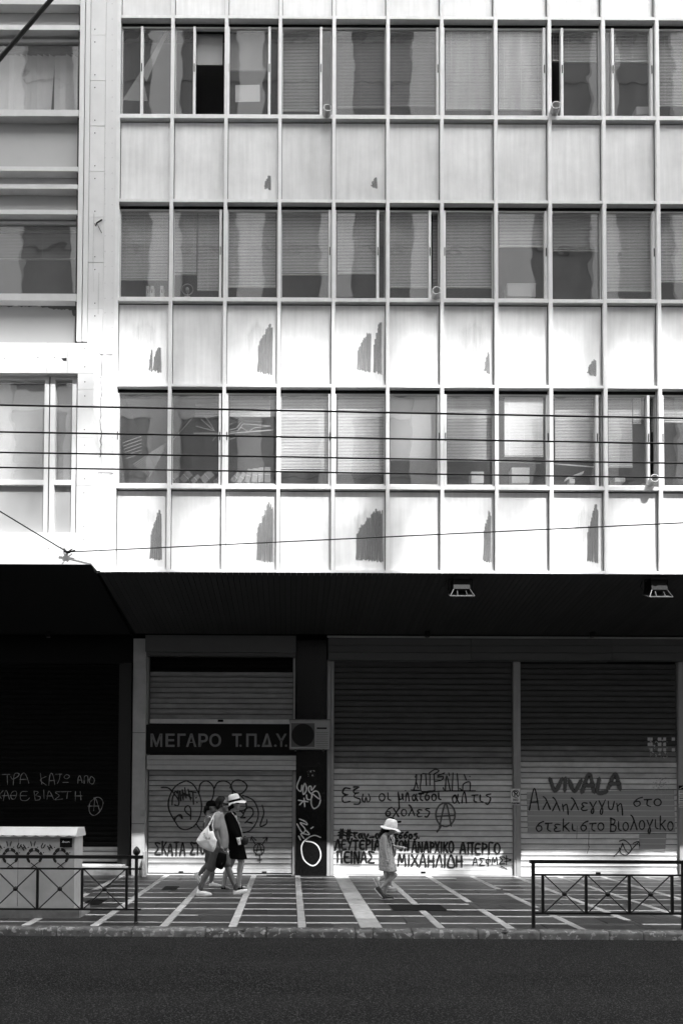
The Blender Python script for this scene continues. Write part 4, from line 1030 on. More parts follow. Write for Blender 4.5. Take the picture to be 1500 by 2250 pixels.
def floodlight(px0, px1, lab):
    Y = 11.0; cx_ = P((px0+px1)/2, 1290, Y).x; h_ = (px1-px0)/2*Y/FPX; zc = zs(Y)
    t = thing('floodlight', (cx_, Y, zc), lab, 'floodlight', 'floodlights under the soffit')
    zt0, z1 = P(1000,1268,Y).z, P(1000,1296,Y).z; zlow = P(1000,1314,Y).z
    mb = MB(); w0 = h_*.62
    mb.add([(cx_-w0,Y-.02,zt0),(cx_+w0,Y-.02,zt0),(cx_+w0*1.05,Y-.06,z1),(cx_-w0*1.05,Y-.06,z1),(cx_-w0,Y+.16,zt0),(cx_+w0,Y+.16,zt0),(cx_+w0*1.05,Y+.2,z1),(cx_-w0*1.05,Y+.2,z1)],
           [(0,1,2,3),(5,4,7,6),(4,5,1,0),(1,5,6,2),(4,0,3,7),(3,2,6,7)])
    mb.build('housing', M['black'], t)
    zz = zt0-.035
    bx('housing_lid', M['rim'], t, cx_-w0-.003, cx_+w0+.003, Y-.032, Y-.021, zz, zt0+.003)
    mb = MB()   # rim and glass below the housing
    a = h_*.95
    r4 = [(cx_-a,Y-.10,zlow),(cx_+a,Y-.10,zlow),(cx_+a*.9,Y+.16,z1-.02),(cx_-a*.9,Y+.16,z1-.02)]
    for p, q in zip(r4, r4[1:]+r4[:1]): mb.tube([p, q], .010, 6)
    for p, q in ((r4[0],(cx_-w0,Y-.05,z1)),(r4[1],(cx_+w0,Y-.05,z1))): mb.tube([p, q], .008, 6)
    mb.tube([(cx_-a*.4,Y-.10,zlow),(cx_-a*.35,Y-.03,z1-.01),(cx_+a*.35,Y-.03,z1-.01),(cx_+a*.4,Y-.10,zlow)], .008, 6)
    mb.build('glass_rim', M['rim'], t)
    MB().add([Vector(p)+Vector((0,.012,.008)) for p in r4], [(0,1,2,3)]).build('lamp_glass', M['acgrey'], t)
    mb = MB()
    for s in (-1, 1): mb.tube([(cx_+s*a*.98,Y+.05,z1+.01),(cx_+s*a*.98,Y+.05,zc-.02)], .008, 6)
    mb.tube([(cx_-a,Y+.05,zc-.012),(cx_+a,Y+.05,zc-.012)], .009, 6).build('bracket', M['black'], t)
    MB().tube([(cx_-a*1.05,Y+.1,zc),(cx_-a*1.25,Y+.1,zc-.12),(cx_-a*.9,Y+.1,zc-.2),(cx_-w0,Y+.05,z1+.08)], .006, 6).build('lamp_cable', M['cable'], t)
floodlight(984, 1040, 'steel rimmed floodlight under the soffit, closer to the name board')
floodlight(1417, 1471, 'steel rimmed floodlight under the soffit above the no parking bay')
for px, lab in ((938,'small black spotlight above the shutter with anarchist lettering'),(1300,'small black spotlight above the shutter with grey overpaint'),(107,'small black spotlight above the black shutter')):
    Y = 13.30; p = P(px, 1391, Y)
    t = thing('spotlight', p, lab, 'spotlight', 'small spotlights along the soffit back')
    MB().lathe(p+Vector((0,0,-.08)), [(.045,0),(.055,.02),(.055,.15),(.03,.17)], 14).build('lamp_body', M['black'], t)
    MB().lathe(p+Vector((0,0,-.095)), [(.04,0),(.044,.012)], 14).build('lamp_glass', M['acgrey'], t)
    bx('mount', M['black'], t, p.x-.03, p.x+.03, Y-.03, Y+.03, p.z+.09, zs(Y)+.01)

# no parking plate on the guide between the shutters
Yq = YS-.10
t = thing('parking_sign', P(1131.5, 1770, Yq), 'white no parking plate on the guide between two shutters', 'sign')
a, b = P(1121.5,1769,Yq), P(1142,1733,Yq)
pl_ = bx('plate', M['white'], t, a.x, b.x, Yq, Yq+.012, a.z, b.z)
strokes_obj('symbol', M['stencil'], t, Yq-.002, [[(1132+8*math.cos(R(a_)), 1744+8*math.sin(R(a_))) for a_ in range(0, 361, 20)]], 1.6, 0, step=1)
strokes_obj('symbol', M['stencil'], t, Yq-.0045, word('P', 1129, 1750, 1136, 12, jit=0)+[[(1126.5,1738.5),(1137.5,1749.5)]], 2.6, 0, step=1)
strokes_obj('lettering', M['stencil'], t, Yq-.002, word('NO', 1127, 1760, 1137, 5, jit=0), 1.4, 0, step=1)
strokes_obj('lettering', M['stencil'], t, Yq-.002, word('PARKING', 1123, 1767, 1141, 4, jit=0), 1.1, 0, step=1)
# notices on the right hand guide
def notice(y0, y1, lab, dark=False, lines=3):
    a, b = P(1490,y1,Yq), P(1507,y0,Yq)
    t = bx('notice', M['black'] if dark else M['white'], None, a.x, b.x, Yq+.001, Yq+.004, a.z, b.z)
    tag(t, lab, 'notice', 'notices on the shutter guide')
    strokes_obj('lettering', M['spray_w'] if dark else M['stencil'], t, Yq, [[(1492,y),(1505,y)] for y in [y0+(y1-y0)*(i+.5)/lines for i in range(lines)]] if not dark else [[(1492,y1-2),(1500,y0+3)]], 1.8, .5, step=1)
notice(1726, 1735, 'small black notice at the top of the guide stack', True)
notice(1737, 1750, 'white notice with two bold lines under the black one', lines=2)
notice(1752, 1767, 'white notice with three lines in the guide stack', lines=3)
notice(1769, 1774, 'narrow white notice low in the guide stack', lines=1)

# vent hoses poking out of the windows
def hose(px, py, r_, lab, tilt):
    c = P(px, py, YF-.02); rm = r_*YF/FPX; d = Vector((.12*tilt,-1,.15)).normalized()
    M3 = d.to_track_quat('Z', 'Y').to_matrix()
    t = thing('vent_hose', c+Vector((0,.06,-rm)), lab, 'hose', 'vent hoses in the window gaps')
    prof = []
    for i in range(12): prof.append((rm*(1.0 if i % 2 else .93), -.16+.018*i))
    prof += [(rm*1.05, .055),(rm*1.05,.07),(rm*.86,.07),(rm*.84,-.1)]
    base = MB()
    n = 18
    for r0, h0 in prof:
        for k in range(n):
            a = 2*math.pi*k/n; base.v.append(tuple(c+M3@Vector((r0*math.cos(a), r0*math.sin(a), h0))))
    for i in range(len(prof)-1):
        for k in range(n):
            a, b = i*n+k, i*n+(k+1) % n; base.f.append((a, b, b+n, a+n))
    base.build('hose_tube', M['pipe'], t, smooth=True)
    MB().lathe(c, [(rm*.83,-.08),(rm*.83,-.075)], 18, M=M3).build('hose_mouth', M['gasket'], t)
hose(718, 247, 9, 'corrugated vent hose below the slanting blind, top window row', 1)
hose(1218, 241, 10, 'corrugated vent hose in the black top row gap above an empty panel', -.5)
hose(957, 646, 9.5, 'corrugated vent hose in a window gap of the middle row', -.5)
hose(1433, 1056, 9, 'corrugated vent hose in a window gap of the lowest row', -.5)

# things on the window sills
def sillbox(name, x0, y0, x1, y1, m, lab, cat, d=.16, rot=0, group=None, Y=YF+.17):
    a, b = P(x0,y1,Y), P(x1,y0,Y)
    c = (a+b)/2; hx, hz = (b.x-a.x)/2, (b.z-a.z)/2
    cs, sn = math.cos(R(rot)), math.sin(R(rot))
    o = MB().obox((0,0,0), Vector((cs*hx,0,sn*hx)), Vector((0,d/2,0)), Vector((-sn*hz,0,cs*hz))).build(name, m, None, (c.x, Y+d/2, c.z))
    return tag(o, lab, cat, group)
def lidbox(*args, **kw):
    o = sillbox(*args, **kw); d = [v.co for v in o.data.vertices]
    x1 = max(v.x for v in d); y1 = max(v.y for v in d); z1 = max(v.z for v in d)
    MB().box(-x1*1.03, x1*1.03, -y1*1.03, y1*1.03, z1*.72, z1+.004).build('lid', o.data.materials[0], o, o.location)
    return o
lidbox('carton', 1035, 1037, 1062, 1061, M['white'], 'small white carton on the lowest row sill, beside a taller one', 'box')
lidbox('carton', 1124, 1028, 1162, 1061, M['white'], 'tall white carton on the lowest row sill under the bright blind', 'box')
lidbox('carton', 1397, 235, 1424, 251, M['cream'], 'pale carton in the corner of a top row window', 'box')
lidbox('carton', 1114, 623, 1176, 651, M['cream'], 'wide pale carton behind middle row glass', 'box')
o = sillbox('desk_lamp', 1250, 1052, 1262, 1062, M['white'], 'white tilted desk lamp on the lowest row sill', 'lamp', .1)
q = MB().obox((0,0,0), (P(1280,1040,YF+.2)-P(1240,1056,YF+.2))/2, Vector((0,.03,0)), Vector((.01,0,.022))).build('lamp_arm', M['white'], o, P(1260,1047,YF+.22))
lidbox('carton', 1350, 1048, 1372, 1058, M['cream'], 'low pale tub behind the lowest row half blind', 'tub')
def bundle(x0, y0, x1, y1, rot, lab):
    o = sillbox('paper_bundle', x0, y0, x1, y1, M['paper'], lab, 'paper bundle', .2, rot, 'tied paper bundles along the sill', YF+.19)
    d = o.data.vertices; hx = (x1-x0)/2*YF/FPX; hz = (y1-y0)/2*YF/FPX
    cs, sn = math.cos(R(rot)), math.sin(R(rot))
    MB().obox((0,0,0), Vector((cs*hx*1.02,0,sn*hx*1.02)), Vector((0,.103,0)), Vector((-sn*.003,0,cs*.003))).build('string', M['white'], o, o.location)
    return o
for i, (x, y, w_, h_, r_) in enumerate(((380,1050,12,24,-40),(409,1047,16,26,-45),(430,1052,10,20,-48),(455,1047,18,28,-48),(478,1055,10,16,-45))):
    bundle(x-w_/2, y-h_/2, x+w_/2, y+h_/2, r_, 'tied paper bundle leaning over under the fallen blind slats')
for i, (x, y, w_, h_, r_) in enumerate(((518,1048,11,24,-42),(531,1049,10,24,-30),(546,1045,11,30,-14),(560,1044,12,30,-6),(573,1043,12,32,0),(588,1043,13,34,0))):
    bundle(x-w_/2, y-h_/2, x+w_/2, y+h_/2, r_, 'tied paper bundle standing in the row under the bent blind')
for i, px in enumerate((325,334,356)):
    o = sillbox('file_holder', px-4, 628, px+4, 652, M['cream'], 'pale file standing on the middle row sill at the end mullion', 'file', .1, 0, 'pale files on the middle row sill')
    MB().box(-.012,.012,-.054,-.051,-.03,.03).build('spine_label', M['paper'], o, o.location)
t = thing('desk_fan', P(412,652,YF+.25), 'round pale desk fan behind middle row glass', 'fan')
c = P(412,636,YF+.3)
MB().tube([c+Vector((.10*math.cos(a*math.pi/10),0,.10*math.sin(a*math.pi/10))) for a in range(21)], .008, 6, False).build('fan_guard', M['cream'], t)
MB().lathe(c, [(.03,-.02),(.035,.0),(.03,.05)], 12, 'Y').build('fan_hub', M['white'], t)
MB().tube([c+Vector((0,.03,0)), c+Vector((0,.03,-.14))], .012).box(c.x-.05,c.x+.05,c.y-.03,c.y+.08,c.z-.16,c.z-.14).build('fan_stand', M['cream'], t)

# ================================================================== street furniture
def railing(px_posts, Yp, base_y, label, left_end, right_end, verts, ends_finial, ytop, y2, y3):
    """one pedestrian guard rail; heights come from picture rows at its own distance"""
    zz = lambda py, px: P(px, py, Yp).z
    xm_ = sum(px_posts)/len(px_posts)
    hz = [zz(ytop, verts[1]), zz(y2, verts[1]), zz(y3, verts[1])]
    t = thing('guard_railing', (P(px_posts[0],base_y,Yp).x, Yp, 0), label, 'railing')
    for px, fin in zip(px_posts, ends_finial):
        x = P(px, base_y, Yp).x; top = hz[0]+(.03 if not fin else .02)
        ps = MB().lathe((x,Yp,-.02), [(.032,0),(.032,.03),(.024,.04),(.024,top)], 14).build('post', M['iron'], t, smooth=False)
        if fin: MB().lathe((x,Yp,top-.02), [(.018,0),(.034,.008),(.03,.02),(.022,.028),(.042,.045),(.052,.07),(.045,.10),(.024,.13),(.004,.15)], 16).build('finial', M['iron'], ps, smooth=True)
    x0, x1 = P(left_end,base_y,Yp).x, P(right_end,base_y,Yp).x
    MB().box(x0, x1, Yp-.03, Yp+.03, hz[0]-.022, hz[0]+.022).build('top_rail', M['iron'], t)
    for z_ in hz[1:]: MB().box(x0+.05, x1-.02, Yp-.014, Yp+.014, z_-.012, z_+.012).build('rail', M['iron'], t)
    xs = [P(v, base_y, Yp).x for v in verts]
    for x in xs: MB().box(x-.016, x+.016, Yp-.012, Yp+.012, hz[2], hz[1]).build('upright', M['iron'], t)
    for u, v in zip(xs[:-1], xs[1:]):
        for s in (0, 1):
            za, zb2 = (hz[2], hz[1]) if s else (hz[1], hz[2])
            MB().tube([(u+.015,Yp+(.004 if s else -.004),za),(v-.015,Yp+(.004 if s else -.004),zb2)], .0085, 8).build('brace', M['iron'], t)
        MB().lathe(((u+v)/2,Yp-.026,(hz[1]+hz[2])/2), [(.012,0),(.028,.008),(.034,.026),(.028,.044),(.012,.052)], 12, 'Y').build('boss', M['iron'], t, smooth=True)
railing([299,-210], 8.80, 2028, 'black iron guard railing with acorn finial in front of the stencilled cabinet', -212, 313, [-112,-15,82,180,278], [True,True], 1882, 1908, 1997)
railing([1171,1500], 8.53, 2038, 'black iron guard railing with flat topped posts before the overpainted shutter', 1164, 1512, [1192,1287,1382,1476], [False,False], 1893.5, 1922.5, 2007)

def cabinet():
    Yc = 9.17; C_ = lambda px, py, Y=Yc: P(px, py, Y)
    xr_ = C_(164,1900).x; xl_ = xr_-1.62; zb0 = C_(80,1996).z; zt0 = C_(80,1838).z
    t = thing('utility_cabinet', ((xl_+xr_)/2, Yc+.2, 0), 'pale grey utility cabinet with stencilled gears behind the railing', 'cabinet')
    body = bx('body', M['cab'], t, xl_, xr_, Yc, Yc+.36, zb0, zt0)
    zl = C_(80,1819.5).z
    mb = MB(); a, b = xl_-.02, xr_+.03
    prof = [(Yc-.035,zt0-.004),(Yc-.035,zt0+.02),(Yc+.04,zl),(Yc+.33,zl),(Yc+.40,zt0+.02),(Yc+.40,zt0-.004)]
    n = len(prof)
    mb.add([(a,y,z) for y, z in prof]+[(b,y,z) for y, z in prof], [(i,(i+1)%n,n+(i+1)%n,n+i) for i in range(n)]+[tuple(range(n))[::-1], tuple(range(n,2*n))])
    lid = mb.build('lid', M['cablid'], t)
    mb = MB()
    for i in range(11):
        x = b-.10-i*.158
        mb.add([(x-.055,Yc-.0365,zt0+.004),(x+.055,Yc-.0365,zt0+.004),(x,Yc-.0365,zt0+.018)], [(0,1,2)])
    mb.build('lid_vents', M['gasket'], lid)
    bx('plinth', M['conc'], t, xl_-.08, xr_+.10, Yc-.07, Yc+.42, -.01, zb0-.001)
    bx('door_seam', M['gasket'], body, xr_-.81, xr_-.806, Yc-.0015, Yc-.0002, zb0+.03, zt0-.03)
    zc_ = lambda x, y: (x/4.6875, 1800+y/4.6875)
    for cx_, cut in ((110,0),(357,0),(628,1)):
        st = []
        for k, (dx, dy, rot) in enumerate(((-35,-72,35),(28,-72,-35),(-68,-25,70),(72,-25,-70),(-62,32,-60),(62,28,60))):
            a0 = R(rot); st.append([zc_(cx_+dx-16*math.cos(a0), 390+dy+16*math.sin(a0)), zc_(cx_+dx+16*math.cos(a0), 390+dy-16*math.sin(a0))])
        strokes_obj('stencil', M['stencil'], body, Yc-.0025, st, 7.2, 0, sharp=True)
        ring = [[zc_(cx_+62*math.cos(R(a)), 388+62*math.sin(R(a))) for a in range(150+0, 391, 15)]]
        strokes_obj('stencil', M['stencil'], body, Yc-.0075, ring+[[zc_(cx_-35,450),zc_(cx_+35,505)],[zc_(cx_+40,445),zc_(cx_-40,505)]], 2.4, 0)
        lt = []
        for ch, dx, dy, rot in (('H',-112,-100,32),('.',-66,-118,0),('W',-35,-130,0),('.',32,-120,0),('U',62,-110,-28),('.',92,-62,0)):
            if cut and ch in 'WU' : continue
            for s_ in GL[ch][1]:
                q = []
                for x_, y_ in s_:
                    X_, Y_ = x_*60*.9-20, y_*48
                    xr2 = X_*math.cos(R(rot))-Y_*math.sin(R(rot))*1; yr2 = X_*math.sin(R(rot))+Y_*math.cos(R(rot))
                    q.append(zc_(cx_+dx+xr2+18, 390+dy-yr2+20))
                lt.append(q)
        strokes_obj('stencil', M['stencil'], body, Yc-.011, lt, 3.0, 0, sharp=True)
    a, b = C_(132,1861.5,Yc-.02), C_(159,1841.5,Yc-.02)
    s = bx('sticker', M['black'], body, a.x, b.x, Yc-.019, Yc-.016, a.z, b.z); s['label'] = 'black sticker with white script'
    strokes_obj('script', M['spray_w'], s, Yc-.0205, [[zc_(645,240),zc_(655,222),zc_(658,240),zc_(668,232),zc_(676,240),zc_(684,232),zc_(692,240),zc_(702,232),zc_(718,236)]], 1.3, 0, step=1)
cabinet()

def grate(px0, px1, py0, py1, lab, name='drain_grate', bars=26):
    a, b = G(px0,py1), G(px1,py0)
    t = thing(name, ((a.x+b.x)/2, (a.y+b.y)/2, .004), lab, 'grate')
    bx('pit', M['gasket'], t, a.x, b.x, a.y, b.y, .0035, .005)
    mb = MB().box(a.x, b.x, a.y, a.y+.02, .0055, .010).box(a.x, b.x, b.y-.02, b.y, .0055, .010)
    mb.box(a.x, a.x+.02, a.y+.0205, b.y-.0205, .0055, .010).box(b.x-.02, b.x, a.y+.0205, b.y-.0205, .0055, .010)
    mb.build('frame', M['black'], t)
    mb = MB()
    for i in range(bars):
        x = a.x+.03+(b.x-a.x-.06)*i/(bars-1); mb.box(x-.006, x+.006, a.y+.021, b.y-.021, .0055, .009)
    mb.build('bars', M['black'], t)
grate(864, 966, 1989, 2001, 'black pavement grate in front of the two children')
grate(180, 236, 1977, 1988, 'dark pavement cover between cabinet and railing post', 'pavement_cover', 10)
grate(585, 640, 1922.5, 1926, 'narrow slotted drain at the foot of the tagged shutter', 'slot_drain', 30)
p = G(420, 1950)
grate(355, 395, 1948, 1955, 'small dark cover beside the walking group', 'pavement_cover', 10)

# ================================================================== overhead wires
def wire(name, pts, r_, lab, cat='wire', group=None, sag=0.0):
    n = 24; out = []
    for a, b in zip(pts[:-1], pts[1:]):
        for i in range(n):
            t = i/n; q = Vector(a).lerp(Vector(b), t); q.z -= sag*4*t*(1-t); out.append(q)
    out.append(Vector(pts[-1]))
    return tag(MB().tube(out, r_, 6).build(name, M['cable'], None, smooth=True), lab, cat, group)
def ext(px0, py0, px1, py1, Y, k=1.5):
    a, b = P(px0,py0,Y), P(px1,py1,Y); d = b-a
    return [a-d*k, b+d*k]
for i, (y0, y1, Y) in enumerate(((890,919,6.06),(949,975,6.52),(994,1018,6.91),(1027,1050,7.24))):
    lab = ('overhead trolley wire, uppermost of four across the windows','second overhead trolley wire from the top of four','third overhead trolley wire from the top of four','overhead trolley wire, lowest of the four near level ones')[i]
    e = ext(0, y0, 1500, y1, Y, .6)
    wire('trolley_wire', e, .0085, lab, 'wire', 'trolley wires across the street')
hk = P(148, 1213, YB-.05)
t = thing('wall_hook', P(148,1213,YB), 'iron wall hook holding the span wires on white marble', 'hook')
MB().tube([P(148,1213,YB+.02), hk], .02).tube([hk+Vector((-.05,-.01,.02)), hk, hk+Vector((.05,-.01,-.005))], .022).build('eye_bolt', M['black'], t)
MB().tube([hk, hk+Vector((-.06,.02,.07))], .009).tube([hk, hk+Vector((.09,.01,.06))], .009).tube([hk, hk+Vector((.14,-.02,.02))], .013).tube([hk, hk+Vector((-.11,-.03,.07))],.012).build('wire_clamp', M['black'], t)
a = P(-420, 868, 7.2); wire('span_wire', [a, hk], .010, 'sloping span wire from the marble hook towards the near left', 'wire')
a = P(2400, 1106, 8.6); wire('span_wire', [hk, a], .009, 'thin span wire rising gently from the marble hook across the panels', 'wire')
wire('thick_cable', [P(-330,512,4.0), P(420,-357,4.0)], .0125, 'thick black cable slanting across the upper grey window', 'cable')

# ================================================================== the opposite side of the street (behind the camera)
ob = thing('opposite_building', (16, -8, 0), 'tall pale office block across the street, mirrored in the windows', 'building')
OY = -11.0; OX0, OX1, OZ = -75.0, 90.0, 42.2
bx('body', M['oppd'], ob, OX0, OX1, OY-10, OY-.35, 0, OZ)
x = OX0
while x < OX1-.1:
    wp = 1.3+.7*((x*7.3) % 1); bx('pier', M['opp'], ob, x, x+wp, OY-.349, OY, 0, OZ); x += wp+2.6+1.2*((x*3.7) % 1)
for k in range(14):
    z_ = 3.05*k
    bx('band', M['opp' if k % 4 == 3 else 'oppd'], ob, OX0, OX1, OY-.345, OY-.2, z_, z_+1.15)
bx('parapet', M['opp'], ob, OX0, OX1, OY-.5, OY+.05, OZ, OZ+.12)
for nm, xa0, xa1, lab in (('street_block', -75, XE-2.05, 'plain office block further down the street on the marble side'), ('street_block', XR+.25, 90, 'plain office block further up the street on the gridded side')):
    sb_ = thing(nm, ((xa0+xa1)/2, 14, 0), lab, 'building')
    bx('body', M['oppd'], sb_, xa0, xa1, YF+.4, YF+9, 0, ZTOP+3)
    for k in range(6): bx('band', M['opp'], sb_, xa0, xa1, YF+.02, YF+.399, 3.6*k+2.4, 3.6*k+3.9)
    x = xa0+.5
    while x < xa1-1: bx('pier', M['opp'], sb_, x, x+.7, YF+.0, YF+.3985, 0, ZTOP+3); x += 4
# added unseen hoarding: blocks the sun above a gap over the parapet
bb = thing('shade_hoarding', (14, OY-.4, OZ), 'added unseen hoarding on posts, shading the upper facade from the opposite roof', 'hoarding')
HZ0 = 48.6
bx('board', M['opp'], bb, 2, 40, OY-.5, OY-.35, HZ0, HZ0+8.5)
x = 3.5
while x < 39:
    bx('post', M['steel'], bb, x-.11, x+.11, OY-.8, OY-.56, OZ+.1, HZ0+8); x += 3.7
LEAF = mat('dapple_foliage', 0.08, 0.7, 0.2, 5)
rr = random.Random(9)
for i, (tx, th) in enumerate(((6,4.0),(8.8,5.2),(11.4,3.2),(13.8,4.8),(16.4,3.6),(18.8,5.4),(21.5,4.0),(24,4.6))):  # added trees, out of view, that blotch the sunbeam
    TY = OY-.75; cz = OZ+3.5+.9*(i % 3)
    t = thing('dapple_tree', (tx, TY, OZ), 'added unseen potted tree dappling the sunlight, %s beside the hoarding posts' % ('broad' if th > 4.2 else 'narrow'), 'tree', 'added trees dappling the sunlight')
    MB().lathe((tx,TY,OZ+.12), [(.22,0),(.28,.4)], 12).build('pot', M['conc'], t)
    MB().tube([(tx,TY,OZ+.3),(tx+.1,TY,OZ+2.2),(tx,TY+.05,cz)], [.05,.04,.015], 6).build('trunk', M['steel'], t)
    mb = MB()
    for k in range(420):
        while True:
            v = Vector((rr.uniform(-1,1), rr.uniform(-1,1), rr.uniform(-1,1)))
            if v.length < 1: break
        c = Vector((tx+v.x*.33*th, TY+v.y*.5, cz+v.z*1.5))
        if noise.noise(c*1.1) < -.05: continue
        u = Vector((rr.uniform(-1,1), rr.uniform(-1,1), rr.uniform(-1,1))).normalized(); w2 = u.orthogonal().normalized()
        mb.add([c-u*.13, c+w2*.06, c+u*.13, c-w2*.06], [(0,1,2,3)])
    mb.build('crown', LEAF, t)
bx('beam', M['steel'], bb, 2, 40, OY-.75, OY-.55, HZ0+.3, HZ0+.5)
# ================================================================== people
def blob(name, prims, m, parent, voxel=.011, smooth_it=4):
    """one continuous body: cones and ellipsoids fused by a voxel remesh, then smoothed"""
    bm = bmesh.new()
    for pr in prims:
        if pr[0] == 'c':                      # tapered limb with round ends
            _, a, ra, b, rb = pr[:5]; fl = pr[5] if len(pr) > 5 else 1.0
            a, b = Vector(a), Vector(b); d = b-a
            q = d.to_track_quat('Z', 'Y').to_matrix() if d.length > 1e-6 else Matrix.Identity(3)
            n, k = 14, 5; rings = []
            L_ = d.length
            for i in range(k+1):
                t = math.pi/2*(1-i/k); rings.append((ra*math.cos(t), -ra*math.sin(t)))
            for i in range(k+1):
                t = math.pi/2*i/k; rings.append((rb*math.cos(t), L_+rb*math.sin(t)))
            vs = []
            for r_, h_ in rings:
                vs.append([bm.verts.new(a+q@Vector((max(r_,1e-4)*math.cos(2*math.pi*j/n), max(r_,1e-4)*math.sin(2*math.pi*j/n), h_))) for j in range(n)])
            for u, v in zip(vs[:-1], vs[1:]):
                for j in range(n): bm.faces.new((u[j], u[(j+1)%n], v[(j+1)%n], v[j]))
            bm.faces.new(vs[0][::-1]); bm.faces.new(vs[-1])
        else:                                 # ellipsoid, tilted in the walking plane
            _, c, rad, tilt = pr
            mt = Matrix.Translation(Vector(c)) @ Matrix.Rotation(R(tilt), 4, 'Y') @ Matrix.Diagonal((*rad, 1))
            bmesh.ops.create_uvsphere(bm, u_segments=18, v_segments=12, radius=1, matrix=mt)
    me = bpy.data.meshes.new(name); bm.to_mesh(me); bm.free()
    tmp = bpy.data.objects.new(name, me); COL.objects.link(tmp)
    md = tmp.modifiers.new('r', 'REMESH'); md.mode = 'VOXEL'; md.voxel_size = voxel
    if smooth_it:
        ms = tmp.modifiers.new('s', 'SMOOTH'); ms.iterations = smooth_it; ms.factor = .5
    bpy.context.view_layer.update()
    out = bpy.data.meshes.new_from_object(tmp.evaluated_get(bpy.context.evaluated_depsgraph_get()))
    bpy.data.objects.remove(tmp); out.materials.clear(); out.materials.append(m); out.shade_smooth(); out.name = name
    return link(bpy.data.objects.new(name, out), parent)

def puffy(name, outline, Y, thick, m, parent=None, loc=(0,0,0), th_off=0.0):
    """soft flat thing (bag, cap): outline filled in rings and swollen to both sides"""
    n = len(outline); ring = []
    for i in range(n):
        a, b = Vector(outline[i]), Vector(outline[(i+1) % n]); k = max(1, int((b-a).length/2.5))
        ring += [a.lerp(b, j/k) for j in range(k)]
    c = Vector((sum(p.x for p in ring)/len(ring), sum(p.y for p in ring)/len(ring)))
    L_ = len(ring); V, F = [], []
    steps = [0, .12, .3, .55, .8]
    for side in (-1, 1):
        for s in steps:
            yy_ = Y+side*thick*math.sqrt(max(0, 1-(1-s)**2.2))
            for i, q in enumerate(ring):
                p = q.lerp(c, s); w_ = P(p.x, p.y, Y)
                V.append((w_.x, yy_+ (noise.noise(Vector((w_.x*14, w_.z*9, 3)))*thick*.35 if s > .1 else 0), w_.z))
        V.append(tuple(Vector((P(c.x, c.y, Y).x, Y+side*thick, P(c.x, c.y, Y).z))))
    blk = L_*len(steps)+1
    for sd in (0, 1):
        o = sd*blk
        for k in range(len(steps)-1):
            for i in range(L_):
                j = (i+1) % L_; F.append((o+k*L_+i, o+k*L_+j, o+(k+1)*L_+j, o+(k+1)*L_+i))
        for i in range(L_):
            j = (i+1) % L_; F.append((o+(len(steps)-1)*L_+i, o+(len(steps)-1)*L_+j, o+blk-1))
    for i in range(L_):
        j = (i+1) % L_; F.append((i, j, blk+j, blk+i))
    mb = MB(); mb.v = V; mb.f = F
    me = mb.mesh(name, True)
    bm = bmesh.new(); bm.from_mesh(me); bmesh.ops.remove_doubles(bm, verts=bm.verts, dist=.0005); bmesh.ops.recalc_face_normals(bm, faces=bm.faces); bm.to_mesh(me); bm.free()
    me.materials.append(m)
    return link(bpy.data.objects.new(name, me), parent)

SK = mat('skin', 0.33, 0.5, 0.06, 8); SK2 = mat('tanned_skin', 0.15, 0.5, 0.06, 8)
HAIR = mat('dark_hair', 0.008, 0.6, 0.2, 40, spec=0.15); CLB = mat('black_cloth', 0.004, 0.95, 0.2, 20, spec=0.05, bump=0.3, bscale=14)
TS = mat('grey_tshirt', 0.25, 0.9, 0.10, 14, spec=0.1, bump=0.9, bscale=9); SHO = mat('grey_shorts', 0.10, 0.9, 0.15, 14, spec=0.1, bump=0.9, bscale=11)
WSH = mat('white_leather', 0.82, 0.5, 0.05, 8); SOLE = mat('white_rubber_sole', 0.6, 0.6, 0.05, 8)
TOP = mat('dark_grey_top', 0.06, 0.9, 0.1, 14); STRAW = mat('pale_straw', 0.78, 0.8, 0.08, 40)
DRS = mat('patterned_pale_dress', 0.34, 0.9, 0.55, 34, bump=0.8, bscale=14); CAN = mat('white_canvas', 0.8, 0.9, 0.05, 12, bump=0.8, bscale=10)
DSH = mat('dark_trainer', 0.03, 0.6, 0.3, 20); LSH = mat('light_trainer', 0.4, 0.6, 0.3, 20); LBAG = mat('brown_leather', 0.025, 0.5, 0.2, 10, spec=0.2)

def hand(w_, d, side, scale=1.0, curl=.6):
    """palm with four unequal curled fingers and a thumb leaving its side; d = pointing direction"""
    w_, d = Vector(w_), Vector(d).normalized(); s = scale
    lat = Vector((0, 1, 0)); nrm = d.cross(lat).normalized()
    pr = [('c', w_, .024*s, w_+d*.05*s, .030*s), ('e', w_+d*.055*s, (.032*s, .034*s, .036*s), 0)]
    for i, (o, L_) in enumerate(((-.027,.055),(-.009,.066),(.009,.062),(.026,.048))):
        k0 = w_+d*.085*s+lat*o*s; k1 = k0+(d*math.cos(curl*.5)+nrm*math.sin(curl*.5)*side)*L_*.55*s
        k2 = k1+(d*math.cos(curl*1.6)+nrm*math.sin(curl*1.6)*side)*L_*.55*s
        pr += [('c', k0-d*.02*s, .0098*s, k1, .0088*s), ('c', k1, .0088*s, k2, .0072*s)]
    t0 = w_+d*.025*s-lat*.03*s; t1 = t0+(d*.6-lat*.35+nrm*side*.5)*.035*s; t2 = t1+(d*.8+nrm*side*.3)*.028*s
    return pr+[('c', t0+lat*.012*s, .013*s, t1, .0105*s), ('c', t1, .0105*s, t2, .008*s)]

